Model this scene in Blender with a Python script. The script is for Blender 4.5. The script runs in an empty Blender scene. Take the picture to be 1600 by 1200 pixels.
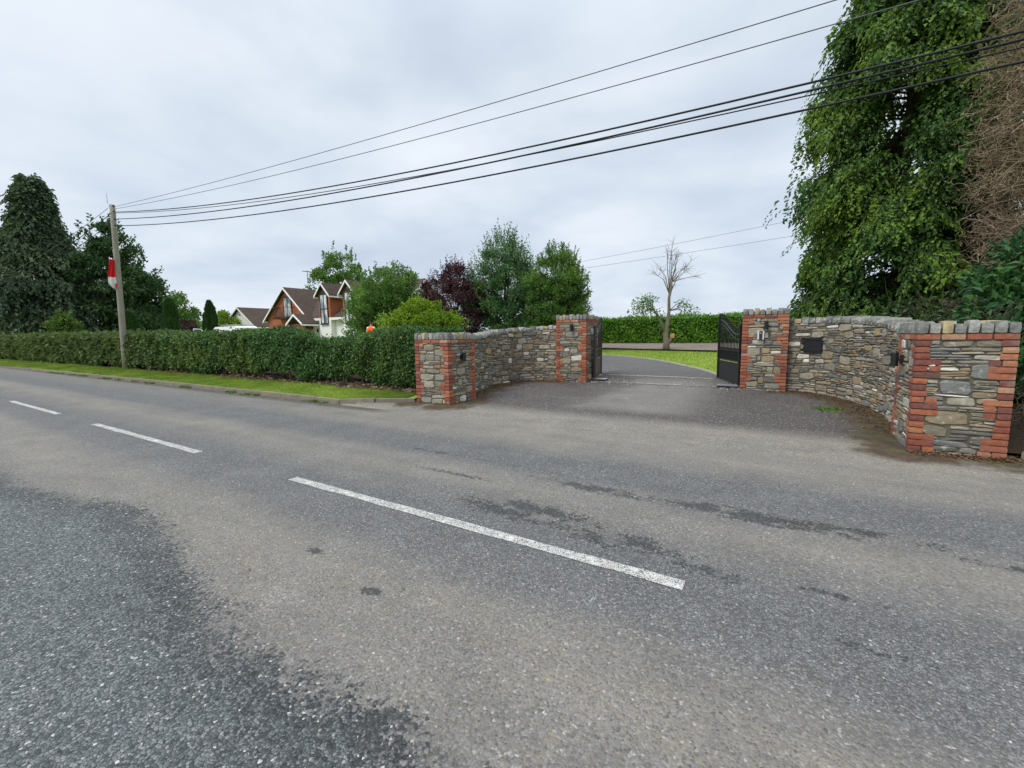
import bpy, math, random
import numpy as np
from mathutils import Matrix, Vector

# ------------------------------------------------------------------ camera, sky, sun, exposure
# World frame: X runs along the road (right), Y away from the road towards the houses, Z up.
scene = bpy.context.scene
COL = scene.collection
TX, NX = np.array([.84990269, -.52693967]), np.array([.52693967, .84990269])
def cam_matrix():
    p = math.atan(76 / 680.); r = .013
    fw = np.array([0, math.cos(p), -math.sin(p)]); u = np.array([0, math.sin(p), math.cos(p)]); x = np.array([1., 0, 0])
    up = u * math.cos(r) + x * math.sin(r); ri = x * math.cos(r) - u * math.sin(r)
    w = lambda v: Vector((v[0] * TX[0] + v[1] * TX[1], v[0] * NX[0] + v[1] * NX[1], v[2]))
    R, U, B = w(ri), w(up), -w(fw)
    return Matrix(((R.x, U.x, B.x, 0), (R.y, U.y, B.y, 0), (R.z, U.z, B.z, 1.5), (0, 0, 0, 1)))
cd = bpy.data.cameras.new("camera"); cam = bpy.data.objects.new("camera", cd); COL.objects.link(cam)
cd.sensor_width = 36; cd.lens = 680 / 1600 * 36; cd.clip_start = .05; cd.clip_end = 6000
cam.matrix_world = cam_matrix(); scene.camera = cam

SUN_EL, SUN_AZ = math.radians(52), math.radians(205)      # azimuth of the sun, clockwise from +Y
SUN_STRENGTH, SKY_STRENGTH, EXPOSURE = 1.5, .1, 0.55
sv = Vector((math.sin(SUN_AZ) * math.cos(SUN_EL), math.cos(SUN_AZ) * math.cos(SUN_EL), math.sin(SUN_EL)))
sl = bpy.data.lights.new("sun", 'SUN'); sl.energy = SUN_STRENGTH; sl.angle = math.radians(22); sl.color = (1, .96, .9)
sun = bpy.data.objects.new("sun", sl); COL.objects.link(sun)
sun.rotation_euler = sv.to_track_quat('Z', 'Y').to_euler(); sun.location = (0, 0, 30)
scene.view_settings.view_transform = 'Standard'; scene.view_settings.look = 'None'
scene.view_settings.exposure = EXPOSURE; scene.view_settings.gamma = 1

# ------------------------------------------------------------------ node helper
class NT:
    def __init__(s, tree): s.t = tree; s.n = tree.nodes; s.l = tree.links
    def node(s, typ, **kw):
        n = s.n.new(typ)
        for k, v in kw.items(): setattr(n, k, v)
        return n
    def put(s, sock, v):
        if hasattr(v, 'is_linked') or isinstance(v, bpy.types.NodeSocket): s.l.new(v, sock)
        elif isinstance(v, (tuple, list)) and len(v) == 3 and sock.type == 'RGBA': sock.default_value = (*v, 1)
        else: sock.default_value = v
    def m(s, op, a, b=None, c=None, clamp=False):
        n = s.node('ShaderNodeMath', operation=op, use_clamp=clamp)
        for i, v in enumerate((a, b, c)):
            if v is not None: s.put(n.inputs[i], v)
        return n.outputs[0]
    def mix(s, f, a, b, blend='MIX'):
        n = s.node('ShaderNodeMix', data_type='RGBA', blend_type=blend)
        s.put(n.inputs[0], f); s.put(n.inputs[6], a); s.put(n.inputs[7], b); return n.outputs[2]
    def noise(s, vec, scale, detail=4, rough=.55, dist=0.):
        n = s.node('ShaderNodeTexNoise'); n.inputs['Scale'].default_value = scale; n.inputs['Detail'].default_value = detail
        n.inputs['Roughness'].default_value = rough; n.inputs['Distortion'].default_value = dist
        if vec is not None: s.l.new(vec, n.inputs['Vector'])
        return n.outputs['Fac']
    def vor(s, vec, scale, feature='F1', rnd=1.):
        n = s.node('ShaderNodeTexVoronoi', feature=feature); n.inputs['Scale'].default_value = scale
        n.inputs['Randomness'].default_value = rnd
        s.l.new(vec, n.inputs['Vector']); return n
    def ramp(s, fac, stops, interp='LINEAR'):
        n = s.node('ShaderNodeValToRGB'); r = n.color_ramp; r.interpolation = interp
        while len(r.elements) < len(stops): r.elements.new(.5)
        for e, (p, c) in zip(r.elements, stops):
            e.position = p; e.color = (c, c, c, 1) if isinstance(c, (int, float)) else (*c, 1)
        s.put(n.inputs[0], fac); return n.outputs[0]
    def smooth(s, v, a, b):          # smoothstep a..b -> 0..1
        n = s.node('ShaderNodeMapRange', interpolation_type='SMOOTHSTEP'); s.put(n.inputs[0], v)
        n.inputs[1].default_value = a; n.inputs[2].default_value = b; return n.outputs[0]
    def obj(s): return s.node('ShaderNodeTexCoord').outputs['Object']
    def pos(s): return s.node('ShaderNodeNewGeometry').outputs['Position']
    def xyz(s, v):
        n = s.node('ShaderNodeSeparateXYZ'); s.l.new(v, n.inputs[0]); return n.outputs
    def scale(s, v, sc):
        n = s.node('ShaderNodeVectorMath', operation='MULTIPLY'); s.l.new(v, n.inputs[0]); n.inputs[1].default_value = sc; return n.outputs[0]
    def bump(s, h, strength, dist):
        n = s.node('ShaderNodeBump'); n.inputs['Strength'].default_value = strength; n.inputs['Distance'].default_value = dist
        s.l.new(h, n.inputs['Height']); return n.outputs[0]
    def rnd(s): return s.node('ShaderNodeNewGeometry').outputs['Random Per Island']

def world():
    w = bpy.data.worlds.new("World"); scene.world = w; w.use_nodes = True
    k = NT(w.node_tree); k.n.clear()
    out = k.node('ShaderNodeOutputWorld'); bg = k.node('ShaderNodeBackground'); bg.inputs[1].default_value = SKY_STRENGTH
    sky = k.node('ShaderNodeTexSky', sky_type='NISHITA', sun_disc=False); sky.sun_elevation = SUN_EL; sky.sun_rotation = SUN_AZ
    d = k.node('ShaderNodeTexCoord').outputs['Generated']
    x, y, z = k.xyz(d)
    zz = k.m('ADD', k.m('MAXIMUM', z, 0.), .22)
    c = k.node('ShaderNodeCombineXYZ'); k.put(c.inputs[0], k.m('DIVIDE', x, zz)); k.put(c.inputs[1], k.m('DIVIDE', y, zz)); c.inputs[2].default_value = 3.7
    n1 = k.noise(c.outputs[0], .62, 7, .5, .9)
    n2 = k.noise(c.outputs[0], 1.9, 5, .5, .2)
    f = k.m('ADD', k.m('MULTIPLY', n1, .72), k.m('MULTIPLY', n2, .28))
    cloud = k.ramp(f, [(.32, (3.75, 4.3, 5.05)), (.43, (4.5, 5.05, 5.75)), (.52, (5.5, 5.95, 6.5)), (.64, (6.7, 6.95, 7.25))])
    hor = k.ramp(z, [(0., (4.2, 5.0, 6.2)), (.10, (4.3, 5.1, 6.3)), (.45, (5.3, 5.9, 6.7)), (1., (7.0, 7.3, 7.7))])
    cl = k.mix(.7, hor, cloud)
    cl = k.mix(1., cl, k.ramp(z, [(0., .98), (.5, 1.0), (.62, 1.12), (1., 2.1)]), 'MULTIPLY')
    veil = k.smooth(f, .30, .55)
    col = k.mix(k.m('ADD', .86, k.m('MULTIPLY', veil, .12)), sky.outputs[0], cl)
    k.l.new(col, bg.inputs[0]); k.l.new(bg.outputs[0], out.inputs[0])
world()

# ------------------------------------------------------------------ materials
def mat(name, fn):
    m = bpy.data.materials.new(name); m.use_nodes = True; k = NT(m.node_tree)
    b = k.n['Principled BSDF']; b.inputs['Roughness'].default_value = .8; b.inputs['Specular IOR Level'].default_value = .25
    fn(k, b); return m
def setc(k, b, v): k.put(b.inputs['Base Color'], v)

def plain(name, c, rough=.6, spec=.3, metal=0., var=.25, nsc=6., bump=0.):
    def f(k, b):
        n = k.noise(k.obj(), nsc, 5)
        setc(k, b, k.mix(n, tuple(x * (1 - var) for x in c), tuple(min(1, x * (1 + var)) for x in c)))
        b.inputs['Roughness'].default_value = rough; b.inputs['Specular IOR Level'].default_value = spec; b.inputs['Metallic'].default_value = metal
        if bump: k.l.new(k.bump(k.noise(k.obj(), nsc * 6, 4), .5, bump), b.inputs['Normal'])
    return mat(name, f)

def leafmat(name, c1, c2, c3=None, trans=.25, clump=.6, rough=.5, far=None):
    """c1..c2 per-leaf range, c3 tint of newer growth that comes in patches"""
    def f(k, b):
        r = k.rnd(); n = k.noise(k.obj(), clump, 3)
        col = k.mix(r, c1, c2)
        if c3: col = k.mix(k.m('MULTIPLY', k.smooth(k.m('ADD', n, k.m('MULTIPLY', k.m('SUBTRACT', r, .5), .25)), .45, .66), .85), col, c3)
        w = k.noise(k.obj(), clump * 2.6, 2)
        col = k.mix(1., col, k.ramp(w, [(.25, .72), (.75, 1.3)]), 'MULTIPLY')
        if far: col = k.mix(k.m('MULTIPLY', k.smooth(k.m('ADD', k.xyz(k.pos())[0], k.m('MULTIPLY', k.m('SUBTRACT', n, .5), 14.)), -19., -27.), .7), col, k.mix(r, far[0], far[1]))
        setc(k, b, col); b.inputs['Roughness'].default_value = rough; b.inputs['Specular IOR Level'].default_value = .3
        tr = k.node('ShaderNodeBsdfTranslucent'); k.l.new(col, tr.inputs[0])
        mx = k.node('ShaderNodeMixShader'); mx.inputs[0].default_value = trans
        k.l.new(b.outputs[0], mx.inputs[1]); k.l.new(tr.outputs[0], mx.inputs[2]); k.l.new(mx.outputs[0], k.n['Material Output'].inputs[0])
    return mat(name, f)

def stonemat():
    def f(k, b):
        r = k.rnd(); o = k.obj()
        col = k.ramp(r, [(0., (.215, .19, .14)), (.13, (.29, .255, .185)), (.24, (.15, .145, .125)), (.34, (.34, .31, .24)), (.43, (.20, .205, .195)),
                         (.52, (.36, .275, .16)), (.58, (.245, .235, .195)), (.68, (.27, .22, .145)), (.76, (.33, .305, .24)), (.84, (.17, .16, .13)),
                         (.89, (.48, .455, .39)), (.94, (.23, .15, .09)), (.965, (.66, .63, .57))], 'CONSTANT')
        st = k.noise(k.scale(o, (1, 1, 4)), 9, 6, .65)
        col = k.mix(1., col, k.ramp(st, [(.25, .62), (.75, 1.36)]), 'MULTIPLY')
        rust = k.smooth(k.noise(o, 3.1, 4), .57, .72); col = k.mix(k.m('MULTIPLY', rust, .4), col, (.23, .145, .07))
        lich = k.smooth(k.noise(o, 17, 5, .6), .58, .68)
        col = k.mix(k.m('MULTIPLY', lich, .5), col, (.55, .53, .46)); setc(k, b, col)
        b.inputs['Roughness'].default_value = .85
        k.l.new(k.bump(k.noise(k.scale(o, (1, 1, 2.5)), 26, 6, .65), .7, .012), b.inputs['Normal'])
    return mat("rubble stone", f)
def capmat():
    def f(k, b):
        r = k.rnd(); o = k.obj()
        col = k.ramp(r, [(0., (.26, .265, .24)), (.25, (.36, .36, .33)), (.45, (.21, .215, .2)), (.62, (.31, .31, .28)), (.78, (.42, .42, .4)), (.9, (.42, .35, .21))], 'CONSTANT')
        col = k.mix(1., col, k.ramp(k.noise(o, 12, 6, .65), [(.25, .6), (.75, 1.35)]), 'MULTIPLY')
        col = k.mix(k.m('MULTIPLY', k.smooth(k.noise(o, 22, 5), .6, .7), .55), col, (.5, .5, .45)); setc(k, b, col)
        b.inputs['Roughness'].default_value = .9
        k.l.new(k.bump(k.noise(o, 30, 6, .6), .8, .01), b.inputs['Normal'])
    return mat("coping stone", f)
def brickmat():
    def f(k, b):
        r = k.rnd(); o = k.obj()
        col = k.ramp(r, [(0., (.31, .102, .06)), (.22, (.37, .13, .07)), (.4, (.25, .08, .054)), (.55, (.20, .075, .06)), (.68, (.41, .165, .088)), (.8, (.33, .118, .07)), (.9, (.44, .25, .155)), (.95, (.16, .08, .066))], 'CONSTANT')
        col = k.mix(1., col, k.ramp(k.noise(o, 22, 6, .65), [(.25, .68), (.75, 1.28)]), 'MULTIPLY')
        col = k.mix(k.m('MULTIPLY', k.smooth(k.noise(o, 5, 5, .6), .52, .72), .45), col, (.36, .29, .24)); col = k.mix(k.m('MULTIPLY', k.smooth(k.noise(o, 34, 5, .65), .58, .68), .45), col, (.11, .085, .07)); setc(k, b, col)
        b.inputs['Roughness'].default_value = .85
        k.l.new(k.bump(k.noise(o, 60, 5), .5, .006), b.inputs['Normal'])
    return mat("red brick", f)

M = {}
M['stone'] = stonemat(); M['cap'] = capmat(); M['brick'] = brickmat()
M['mortar'] = plain("mortar", (.135, .12, .095), .95, .1, var=.45, nsc=14, bump=.01)  # colour darkened to stand for the shadow in the joints between stones
M['black'] = plain("black gate paint", (.011, .012, .014), .38, .5, var=.2)
M['boxblack'] = plain("black letterbox paint", (.012, .013, .015), .45, .45, var=.2)
M['greymetal'] = plain("grey metal", (.35, .35, .36), .4, .5, .6)
M['whiteplastic'] = plain("white plastic", (.7, .7, .68), .5, .4, var=.06)
M['lens'] = plain("dark lens", (.02, .022, .026), .12, .6)
M['kerb'] = plain("kerb concrete", (.215, .195, .15), .9, .15, var=.45, nsc=5, bump=.006)
M['concrete'] = plain("weathered concrete", (.33, .31, .27), .9, .15, var=.4, nsc=7, bump=.006)
M['bark'] = plain("bark", (.085, .068, .05), .95, .1, var=.5, nsc=7, bump=.03)
M['palebark'] = plain("pale bark", (.27, .225, .165), .95, .1, var=.45, nsc=9, bump=.03)
M['treebark'] = plain("grey flaking bark", (.185, .155, .12), .95, .1, var=.55, nsc=6, bump=.04)
M['greytwig'] = plain("grey twig", (.15, .13, .11), .95, .1, var=.3)
M['twig'] = plain("dead brown twig", (.275, .212, .145), .95, .1, var=.55, nsc=1.6)
M['darktwig'] = plain("dark dead twig", (.085, .066, .048), .95, .1, var=.4, nsc=2.2)
M['polewood'] = plain("weathered pole timber", (.27, .25, .21), .9, .15, var=.35, nsc=3, bump=.008)
M['cable'] = plain("black cable", (.012, .014, .018), .55, .3)
M['wire'] = plain("bare grey wire", (.09, .10, .115), .5, .4)
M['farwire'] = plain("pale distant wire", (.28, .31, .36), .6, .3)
M['hedgecore'] = plain("dark hedge core", (.022, .024, .014), 1., .05, var=.5)  # near-black, for dark cores added inside foliage and for the lawn edging
M['leaf_hedge'] = leafmat("dark hedge leaf", (.04, .102, .03), (.118, .235, .064), (.15, .215, .05), .28, .5, .42, far=((.07, .11, .03), (.16, .20, .06)))
M['leaf_laurel'] = leafmat("laurel leaf", (.055, .17, .015), (.16, .34, .035), (.20, .38, .04), .3, 1.6, .4)
M['leaf_conifer'] = leafmat("conifer spray", (.038, .095, .024), (.085, .18, .04), (.20, .31, .04), .33, .5, .55)
M['leaf_dark'] = leafmat("dark conifer spray", (.04, .075, .042), (.08, .125, .066), (.12, .175, .075), .25, .3, .6)
M['leaf_darkdead'] = leafmat("browned conifer spray", (.035, .036, .026), (.06, .058, .042), None, .1, .4, .7)
M['leaf_mid'] = leafmat("mid green leaf", (.06, .14, .03), (.14, .275, .058), (.21, .34, .065), .4, .5)
M['leaf_deep'] = leafmat("deep green leaf", (.032, .08, .03), (.075, .15, .052), (.10, .185, .055), .3, .35)
M['leaf_blue'] = leafmat("cool green leaf", (.055, .14, .058), (.13, .26, .105), (.18, .32, .105), .4, .6)
M['leaf_lime'] = leafmat("lime green leaf", (.11, .2, .012), (.23, .35, .025), (.27, .39, .03), .33, .8)
M['leaf_limed'] = leafmat("light green leaf", (.07, .14, .03), (.14, .24, .05), (.18, .28, .06), .3, .8)
M['leaf_plum'] = leafmat("purple plum leaf", (.042, .018, .026), (.115, .05, .06), (.14, .062, .068), .22, .6)
M['leaf_box'] = leafmat("cypress hedge spray", (.02, .06, .016), (.05, .115, .03), None, .15, .8)
M['leaf_ivy'] = leafmat("shrub leaf", (.025, .085, .03), (.055, .15, .045), (.07, .18, .04), .2, 1.)
M['dead_leaf'] = leafmat("fallen leaf", (.08, .042, .02), (.22, .13, .065), None, .1, 3.)
M['blade'] = leafmat("grass blade", (.14, .235, .03), (.25, .35, .05), (.34, .41, .085), .34, .7, .6)
M['weed'] = leafmat("weed leaf", (.07, .14, .02), (.15, .24, .04), None, .2, 3.)
M['pinkwhite'] = plain("white render", (.78, .78, .77), .85, .15, var=.05, nsc=1.5)
M['fascia'] = plain("white fascia", (.8, .8, .8), .5, .3, var=.04)
M['oldwhite'] = plain("weathered white render", (.70, .70, .69), .85, .15, var=.1, nsc=1.2)
M['darkframe'] = plain("dark window frame", (.03, .022, .022), .5, .4)
M['rail'] = plain("dark balcony rail", (.028, .018, .018), .5, .4)
M['timber'] = plain("porch timber", (.17, .09, .045), .7, .2)
M['vanwhite'] = plain("white van paint", (.78, .79, .8), .25, .5, var=.03)
M['silver'] = plain("silver grey car paint", (.42, .43, .44), .3, .5, .3, var=.05)
M['rubber'] = plain("tyre rubber", (.02, .02, .02), .9, .2)
M['soil'] = plain("bed soil", (.085, .055, .036), 1., .1, var=.6, nsc=9, bump=.04)
M['darksoil'] = plain("dark leafy soil", (.035, .026, .018), 1., .1, var=.6, nsc=9, bump=.04)  # darker brown than the bed soil
M['gravel'] = plain("pale gravel", (.205, .17, .145), .95, .15, var=.55, nsc=40, bump=.03)
M['rubblegrit'] = leafmat("pale grit", (.16, .145, .125), (.40, .37, .33), None, 0., 2., .9)
M['rubble'] = leafmat("rubble", (.065, .045, .032), (.24, .18, .13), None, 0., 2., .9)
M['hivis'] = plain("orange hi-vis cloth", (1., .13, .012), .6, .2, var=.08)
M['tape'] = plain("reflective tape", (.6, .62, .62), .4, .5)
M['skin'] = plain("skin", (.48, .26, .18), .6, .3, var=.08)
M['shirt'] = plain("pale shirt cloth", (.66, .66, .66), .85, .1, var=.08)
M['navy'] = plain("dark trousers cloth", (.03, .035, .05), .9, .1)
M['hair'] = plain("short dark hair", (.05, .03, .022), .8, .2)
M['stump'] = plain("cut wood", (.42, .26, .11), .9, .1)
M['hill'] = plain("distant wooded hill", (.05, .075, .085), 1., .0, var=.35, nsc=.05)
M['roofgrey'] = plain("grey slate roof", (.13, .14, .16), .8, .2)

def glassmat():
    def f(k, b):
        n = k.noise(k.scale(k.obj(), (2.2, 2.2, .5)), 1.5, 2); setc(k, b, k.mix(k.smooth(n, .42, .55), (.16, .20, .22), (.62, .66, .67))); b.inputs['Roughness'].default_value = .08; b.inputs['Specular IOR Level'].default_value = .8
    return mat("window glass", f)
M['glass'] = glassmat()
def housebrick():
    def f(k, b):
        o = k.obj(); x, y, z = k.xyz(o); c = k.node('ShaderNodeCombineXYZ'); k.put(c.inputs[0], k.m('ADD', x, y)); k.put(c.inputs[1], z)
        t = k.node('ShaderNodeTexBrick'); k.l.new(c.outputs[0], t.inputs['Vector']); t.inputs['Scale'].default_value = 1
        t.inputs['Brick Width'].default_value = .225; t.inputs['Row Height'].default_value = .075; t.inputs['Mortar Size'].default_value = .008
        t.inputs['Color1'].default_value = (.40, .115, .05, 1); t.inputs['Color2'].default_value = (.33, .09, .042, 1); t.inputs['Mortar'].default_value = (.22, .13, .09, 1)
        setc(k, b, k.mix(1., t.outputs[0], k.ramp(k.noise(o, .9, 4), [(.3, .8), (.7, 1.2)]), 'MULTIPLY'))
    return mat("house red brick", f)
M['hbrick'] = housebrick()
def tilemat():
    def f(k, b):
        o = k.obj(); z = k.xyz(o)[2]
        fr = k.m('FRACT', k.m('MULTIPLY', z, 4.6)); line = k.smooth(fr, .0, .22)
        col = k.mix(k.noise(o, 1.3, 5, .65), (.05, .038, .031), (.115, .08, .064))
        col = k.mix(1., col, k.ramp(k.noise(k.scale(o, (5, 5, 9)), 1., 3), [(.3, .8), (.7, 1.2)]), 'MULTIPLY')
        col = k.mix(line, (.024, .018, .015), col)
        setc(k, b, col); b.inputs['Roughness'].default_value = .9; k.l.new(k.bump(fr, .6, .03), b.inputs['Normal'])
    return mat("brown roof tiles", f)
M['tile'] = tilemat()

def chips(k, o, dust, n2, n3):
    '''chip-seal: stone chips in bitumen, dusted with fine tan grit by the factor dust'''
    ws = k.node('ShaderNodeVectorMath', operation='ADD'); k.l.new(o, ws.inputs[0])
    wv = k.node('ShaderNodeTexNoise'); wv.inputs['Scale'].default_value = 60; k.l.new(o, wv.inputs['Vector'])
    k.l.new(k.scale(wv.outputs['Color'], (.008, .008, .008)), ws.inputs[1]); ow = ws.outputs[0]
    v1 = k.vor(ow, 80); v2 = k.vor(ow, 150); e1 = k.vor(ow, 80, 'DISTANCE_TO_EDGE'); v3 = k.vor(ow, 46)
    r1 = k.xyz(v1.outputs['Color'])[0]; r1b = k.xyz(v1.outputs['Color'])[1]; r2 = k.xyz(v2.outputs['Color'])[0]; r3 = k.xyz(v3.outputs['Color'])[0]
    chip = k.ramp(r1, [(0., (.066, .069, .071)), (.45, (.132, .137, .141)), (.8, (.20, .205, .208)), (.96, (.25, .25, .245)), (.996, (.46, .45, .42))])
    chip = k.mix(.35, chip, k.ramp(r2, [(0., .05), (.6, .14), (.95, .27), (1., .45)]))
    gap = k.smooth(e1.outputs['Distance'], .13, .02)
    fill = k.mix(dust, (.034, .035, .037), (.285, .245, .18))
    col = k.mix(k.m('MULTIPLY', gap, .85), chip, fill)
    dm = k.m('MULTIPLY', dust, k.ramp(n3, [(.3, .3), (.7, .78)]))
    col = k.mix(k.m('MULTIPLY', dm, k.m('ADD', .12, k.m('MULTIPLY', r1b, .6))), col, (.28, .248, .19))
    col = k.mix(k.m('MULTIPLY', k.smooth(n2, .55, .75), k.m('MULTIPLY', dust, .35)), col, (.36, .285, .16))
    return col, r1, gap, v1, v3, r3
def roadmat():
    def f(k, b):
        o = k.obj(); X, Y, Z = k.xyz(o)
        dv = k.vor(o, 62); DR = k.xyz(dv.outputs['Color'])[1]
        nb = k.noise(o, .55, 5, .6); n1 = k.noise(o, 1.7, 6, .62); n2 = k.noise(o, 6.5, 5, .65); n3 = k.noise(o, 24, 4, .6)
        lo = k.noise(k.scale(o, (.35, 1.6, 1)), 1.4, 5, .6)
        yw = k.m('ADD', Y, k.m('ADD', k.m('MULTIPLY', k.m('SUBTRACT', nb, .5), .35), k.m('MULTIPLY', k.m('SUBTRACT', n2, .5), .22)))
        # dusty bands that run along the road, between the wheel tracks
        S = 8.
        dust = k.ramp(k.m('DIVIDE', k.m('ADD', yw, 0.), S), [(0., .35), (1.05 / S, .55), (1.45 / S, .85), (1.85 / S, .75), (2.15 / S, .15), (2.8 / S, .05), (3.2 / S, .45), (3.55 / S, .8), (3.9 / S, .55), (4.15 / S, .06), (4.75 / S, .08), (5.25 / S, .8), (6.2 / S, 1.)])
        entr = k.m('MULTIPLY', k.smooth(X, -13, -5.), 1.)
        far = k.m('ADD', .42, k.m('MULTIPLY', entr, .58))
        dust = k.m('MULTIPLY', dust, k.m('ADD', k.m('MULTIPLY', k.smooth(Y, 4.4, 5.2), k.m('SUBTRACT', far, 1.)), 1.))
        dust = k.m('MULTIPLY', dust, k.ramp(lo, [(.25, .45), (.65, 1.1)]))
        # damp, darker patches
        wl = k.m('ADD', k.m('MULTIPLY', k.m('SUBTRACT', n1, .5), .75), k.m('MULTIPLY', k.m('SUBTRACT', n2, .5), .6))
        bulge = k.m('MULTIPLY', k.m('POWER', 2.718, k.m('MULTIPLY', k.m('POWER', k.m('ADD', X, 4.6), 2.), -.5)), .42)
        edge = k.m('SUBTRACT', k.m('ADD', k.m('ADD', 1.0, bulge), k.m('MULTIPLY', wl, .75)), Y)          # >0 inside the damp margin
        edge = k.m('ADD', edge, k.m('MULTIPLY', k.m('SUBTRACT', DR, .5), .22)); damp = k.m('MULTIPLY', k.smooth(edge, -.06, .09), k.smooth(k.m('ADD', X, k.m('MULTIPLY', wl, .6)), -.75, -1.05))
        core = k.smooth(k.m('ADD', edge, k.m('MULTIPLY', k.m('SUBTRACT', n2, .5), .4)), .44, .08)
        def blot(cx, cy, rx, ry, th, rag=2.4):
            a = k.m('DIVIDE', k.m('SUBTRACT', X, cx), rx); c = k.m('DIVIDE', k.m('SUBTRACT', Y, cy), ry)
            d = k.m('SQRT', k.m('ADD', k.m('MULTIPLY', a, a), k.m('MULTIPLY', c, c)))
            return k.smooth(k.m('SUBTRACT', k.m('ADD', k.m('ADD', th, k.m('MULTIPLY', k.m('SUBTRACT', n3, .5), 1.3)), k.m('ADD', k.m('MULTIPLY', wl, rag), k.m('MULTIPLY', k.m('SUBTRACT', DR, .5), .5))), d), .0, .22)
        bl = None
        for a in [(-1.75, 3.10, .75, .22, .95), (-.95, 2.98, .42, .17, .95), (-1.35, 3.92, .9, .12, .8), (-.2, 3.93, .85, .13, .95), (.55, 4.0, .6, .10, .8), (1.5, 3.85, .7, .09, .6), (-.35, 2.86, .4, .12, .5),
                  (.35, 2.95, .5, .10, .35), (-2.9, 3.6, .9, .09, .45), (-2.0, 1.62, .10, .05, .9), (-2.75, 1.75, .12, .05, .7), (-.72, 1.02, .14, .11, .95), (-1.2, 1.04, .13, .10, 1.0), (.3, 2.5, .7, .1, .25), (2.6, 4.25, .8, .08, .6), (-3.6, 4.2, 1.2, .07, .5)]:
            v = blot(*a); bl = v if bl is None else k.m('MAXIMUM', bl, v)
        spots = k.smooth(k.noise(k.scale(o, (.7, 1.5, 1)), 3.3, 5, .62), .68, .72)
        bl = k.m('MAXIMUM', bl, k.m('MULTIPLY', spots, .8))
        gut = k.m('MULTIPLY', k.smooth(k.m('ADD', Y, k.m('MULTIPLY', wl, .45)), 5.78, 6.0), k.smooth(X, -6.4, -7.3))
        col, r1, gap, v1, v3, r3 = chips(k, o, dust, n2, n3)
        dark = k.ramp(r1, [(0., (.018, .021, .022)), (.5, (.05, .058, .06)), (.85, (.105, .115, .115)), (.97, (.16, .16, .155)), (.995, (.45, .45, .43))])
        dark = k.mix(k.m('MULTIPLY', gap, .9), dark, (.012, .013, .013))
        grey = k.ramp(r1, [(0., (.05, .059, .062)), (.4, (.112, .126, .129)), (.8, (.185, .20, .20)), (.965, (.22, .225, .22)), (.994, (.46, .455, .43))])
        grey = k.mix(k.m('MULTIPLY', gap, .95), grey, (.022, .025, .026))
        damp_col = k.mix(k.m('MULTIPLY', core, k.ramp(n1, [(.35, .45), (.6, 1.)])), grey, dark)
        bl = k.m('MULTIPLY', bl, k.smooth(k.m('ADD', k.noise(k.scale(o, (1., 1.5, 1)), 3.6, 5, .62), k.m('MULTIPLY', k.m('SUBTRACT', DR, .5), .10)), .40, .50))
        col = k.mix(damp, col, damp_col)
        col = k.mix(k.m('MULTIPLY', bl, .85), col, k.mix(.5, dark, (.028, .029, .028)))
        gcol = k.mix(k.smooth(n2, .45, .6), (.06, .052, .04), k.mix(k.smooth(n1, .5, .6), (.11, .095, .07), (.055, .075, .022)))
        col = k.mix(k.m('MULTIPLY', gut, .85), col, gcol)
        flk = k.m('MULTIPLY', k.m('GREATER_THAN', r3, .9955), k.m('LESS_THAN', v3.outputs['Distance'], .22))
        col = k.mix(k.m('MULTIPLY', flk, .8), col, (.62, .60, .55))
        col = k.mix(1., col, k.ramp(n1, [(.25, .85), (.75, 1.15)]), 'MULTIPLY')
        setc(k, b, col)
        b.inputs['Specular IOR Level'].default_value = .35
        k.put(b.inputs['Roughness'], k.m('SUBTRACT', .82, k.m('MULTIPLY', k.m('MAXIMUM', damp, bl), .26)))
        h = k.m('ADD', k.m('MULTIPLY', v1.outputs['Distance'], -.8), k.m('ADD', k.m('MULTIPLY', r1, .45), k.m('MULTIPLY', k.m('MULTIPLY', v3.outputs['Distance'], -.5), k.m('ADD', .3, damp))))
        k.l.new(k.bump(h, .9, .0065), b.inputs['Normal'])
    return mat("worn chip-seal asphalt", f)
M['road'] = roadmat()

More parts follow.
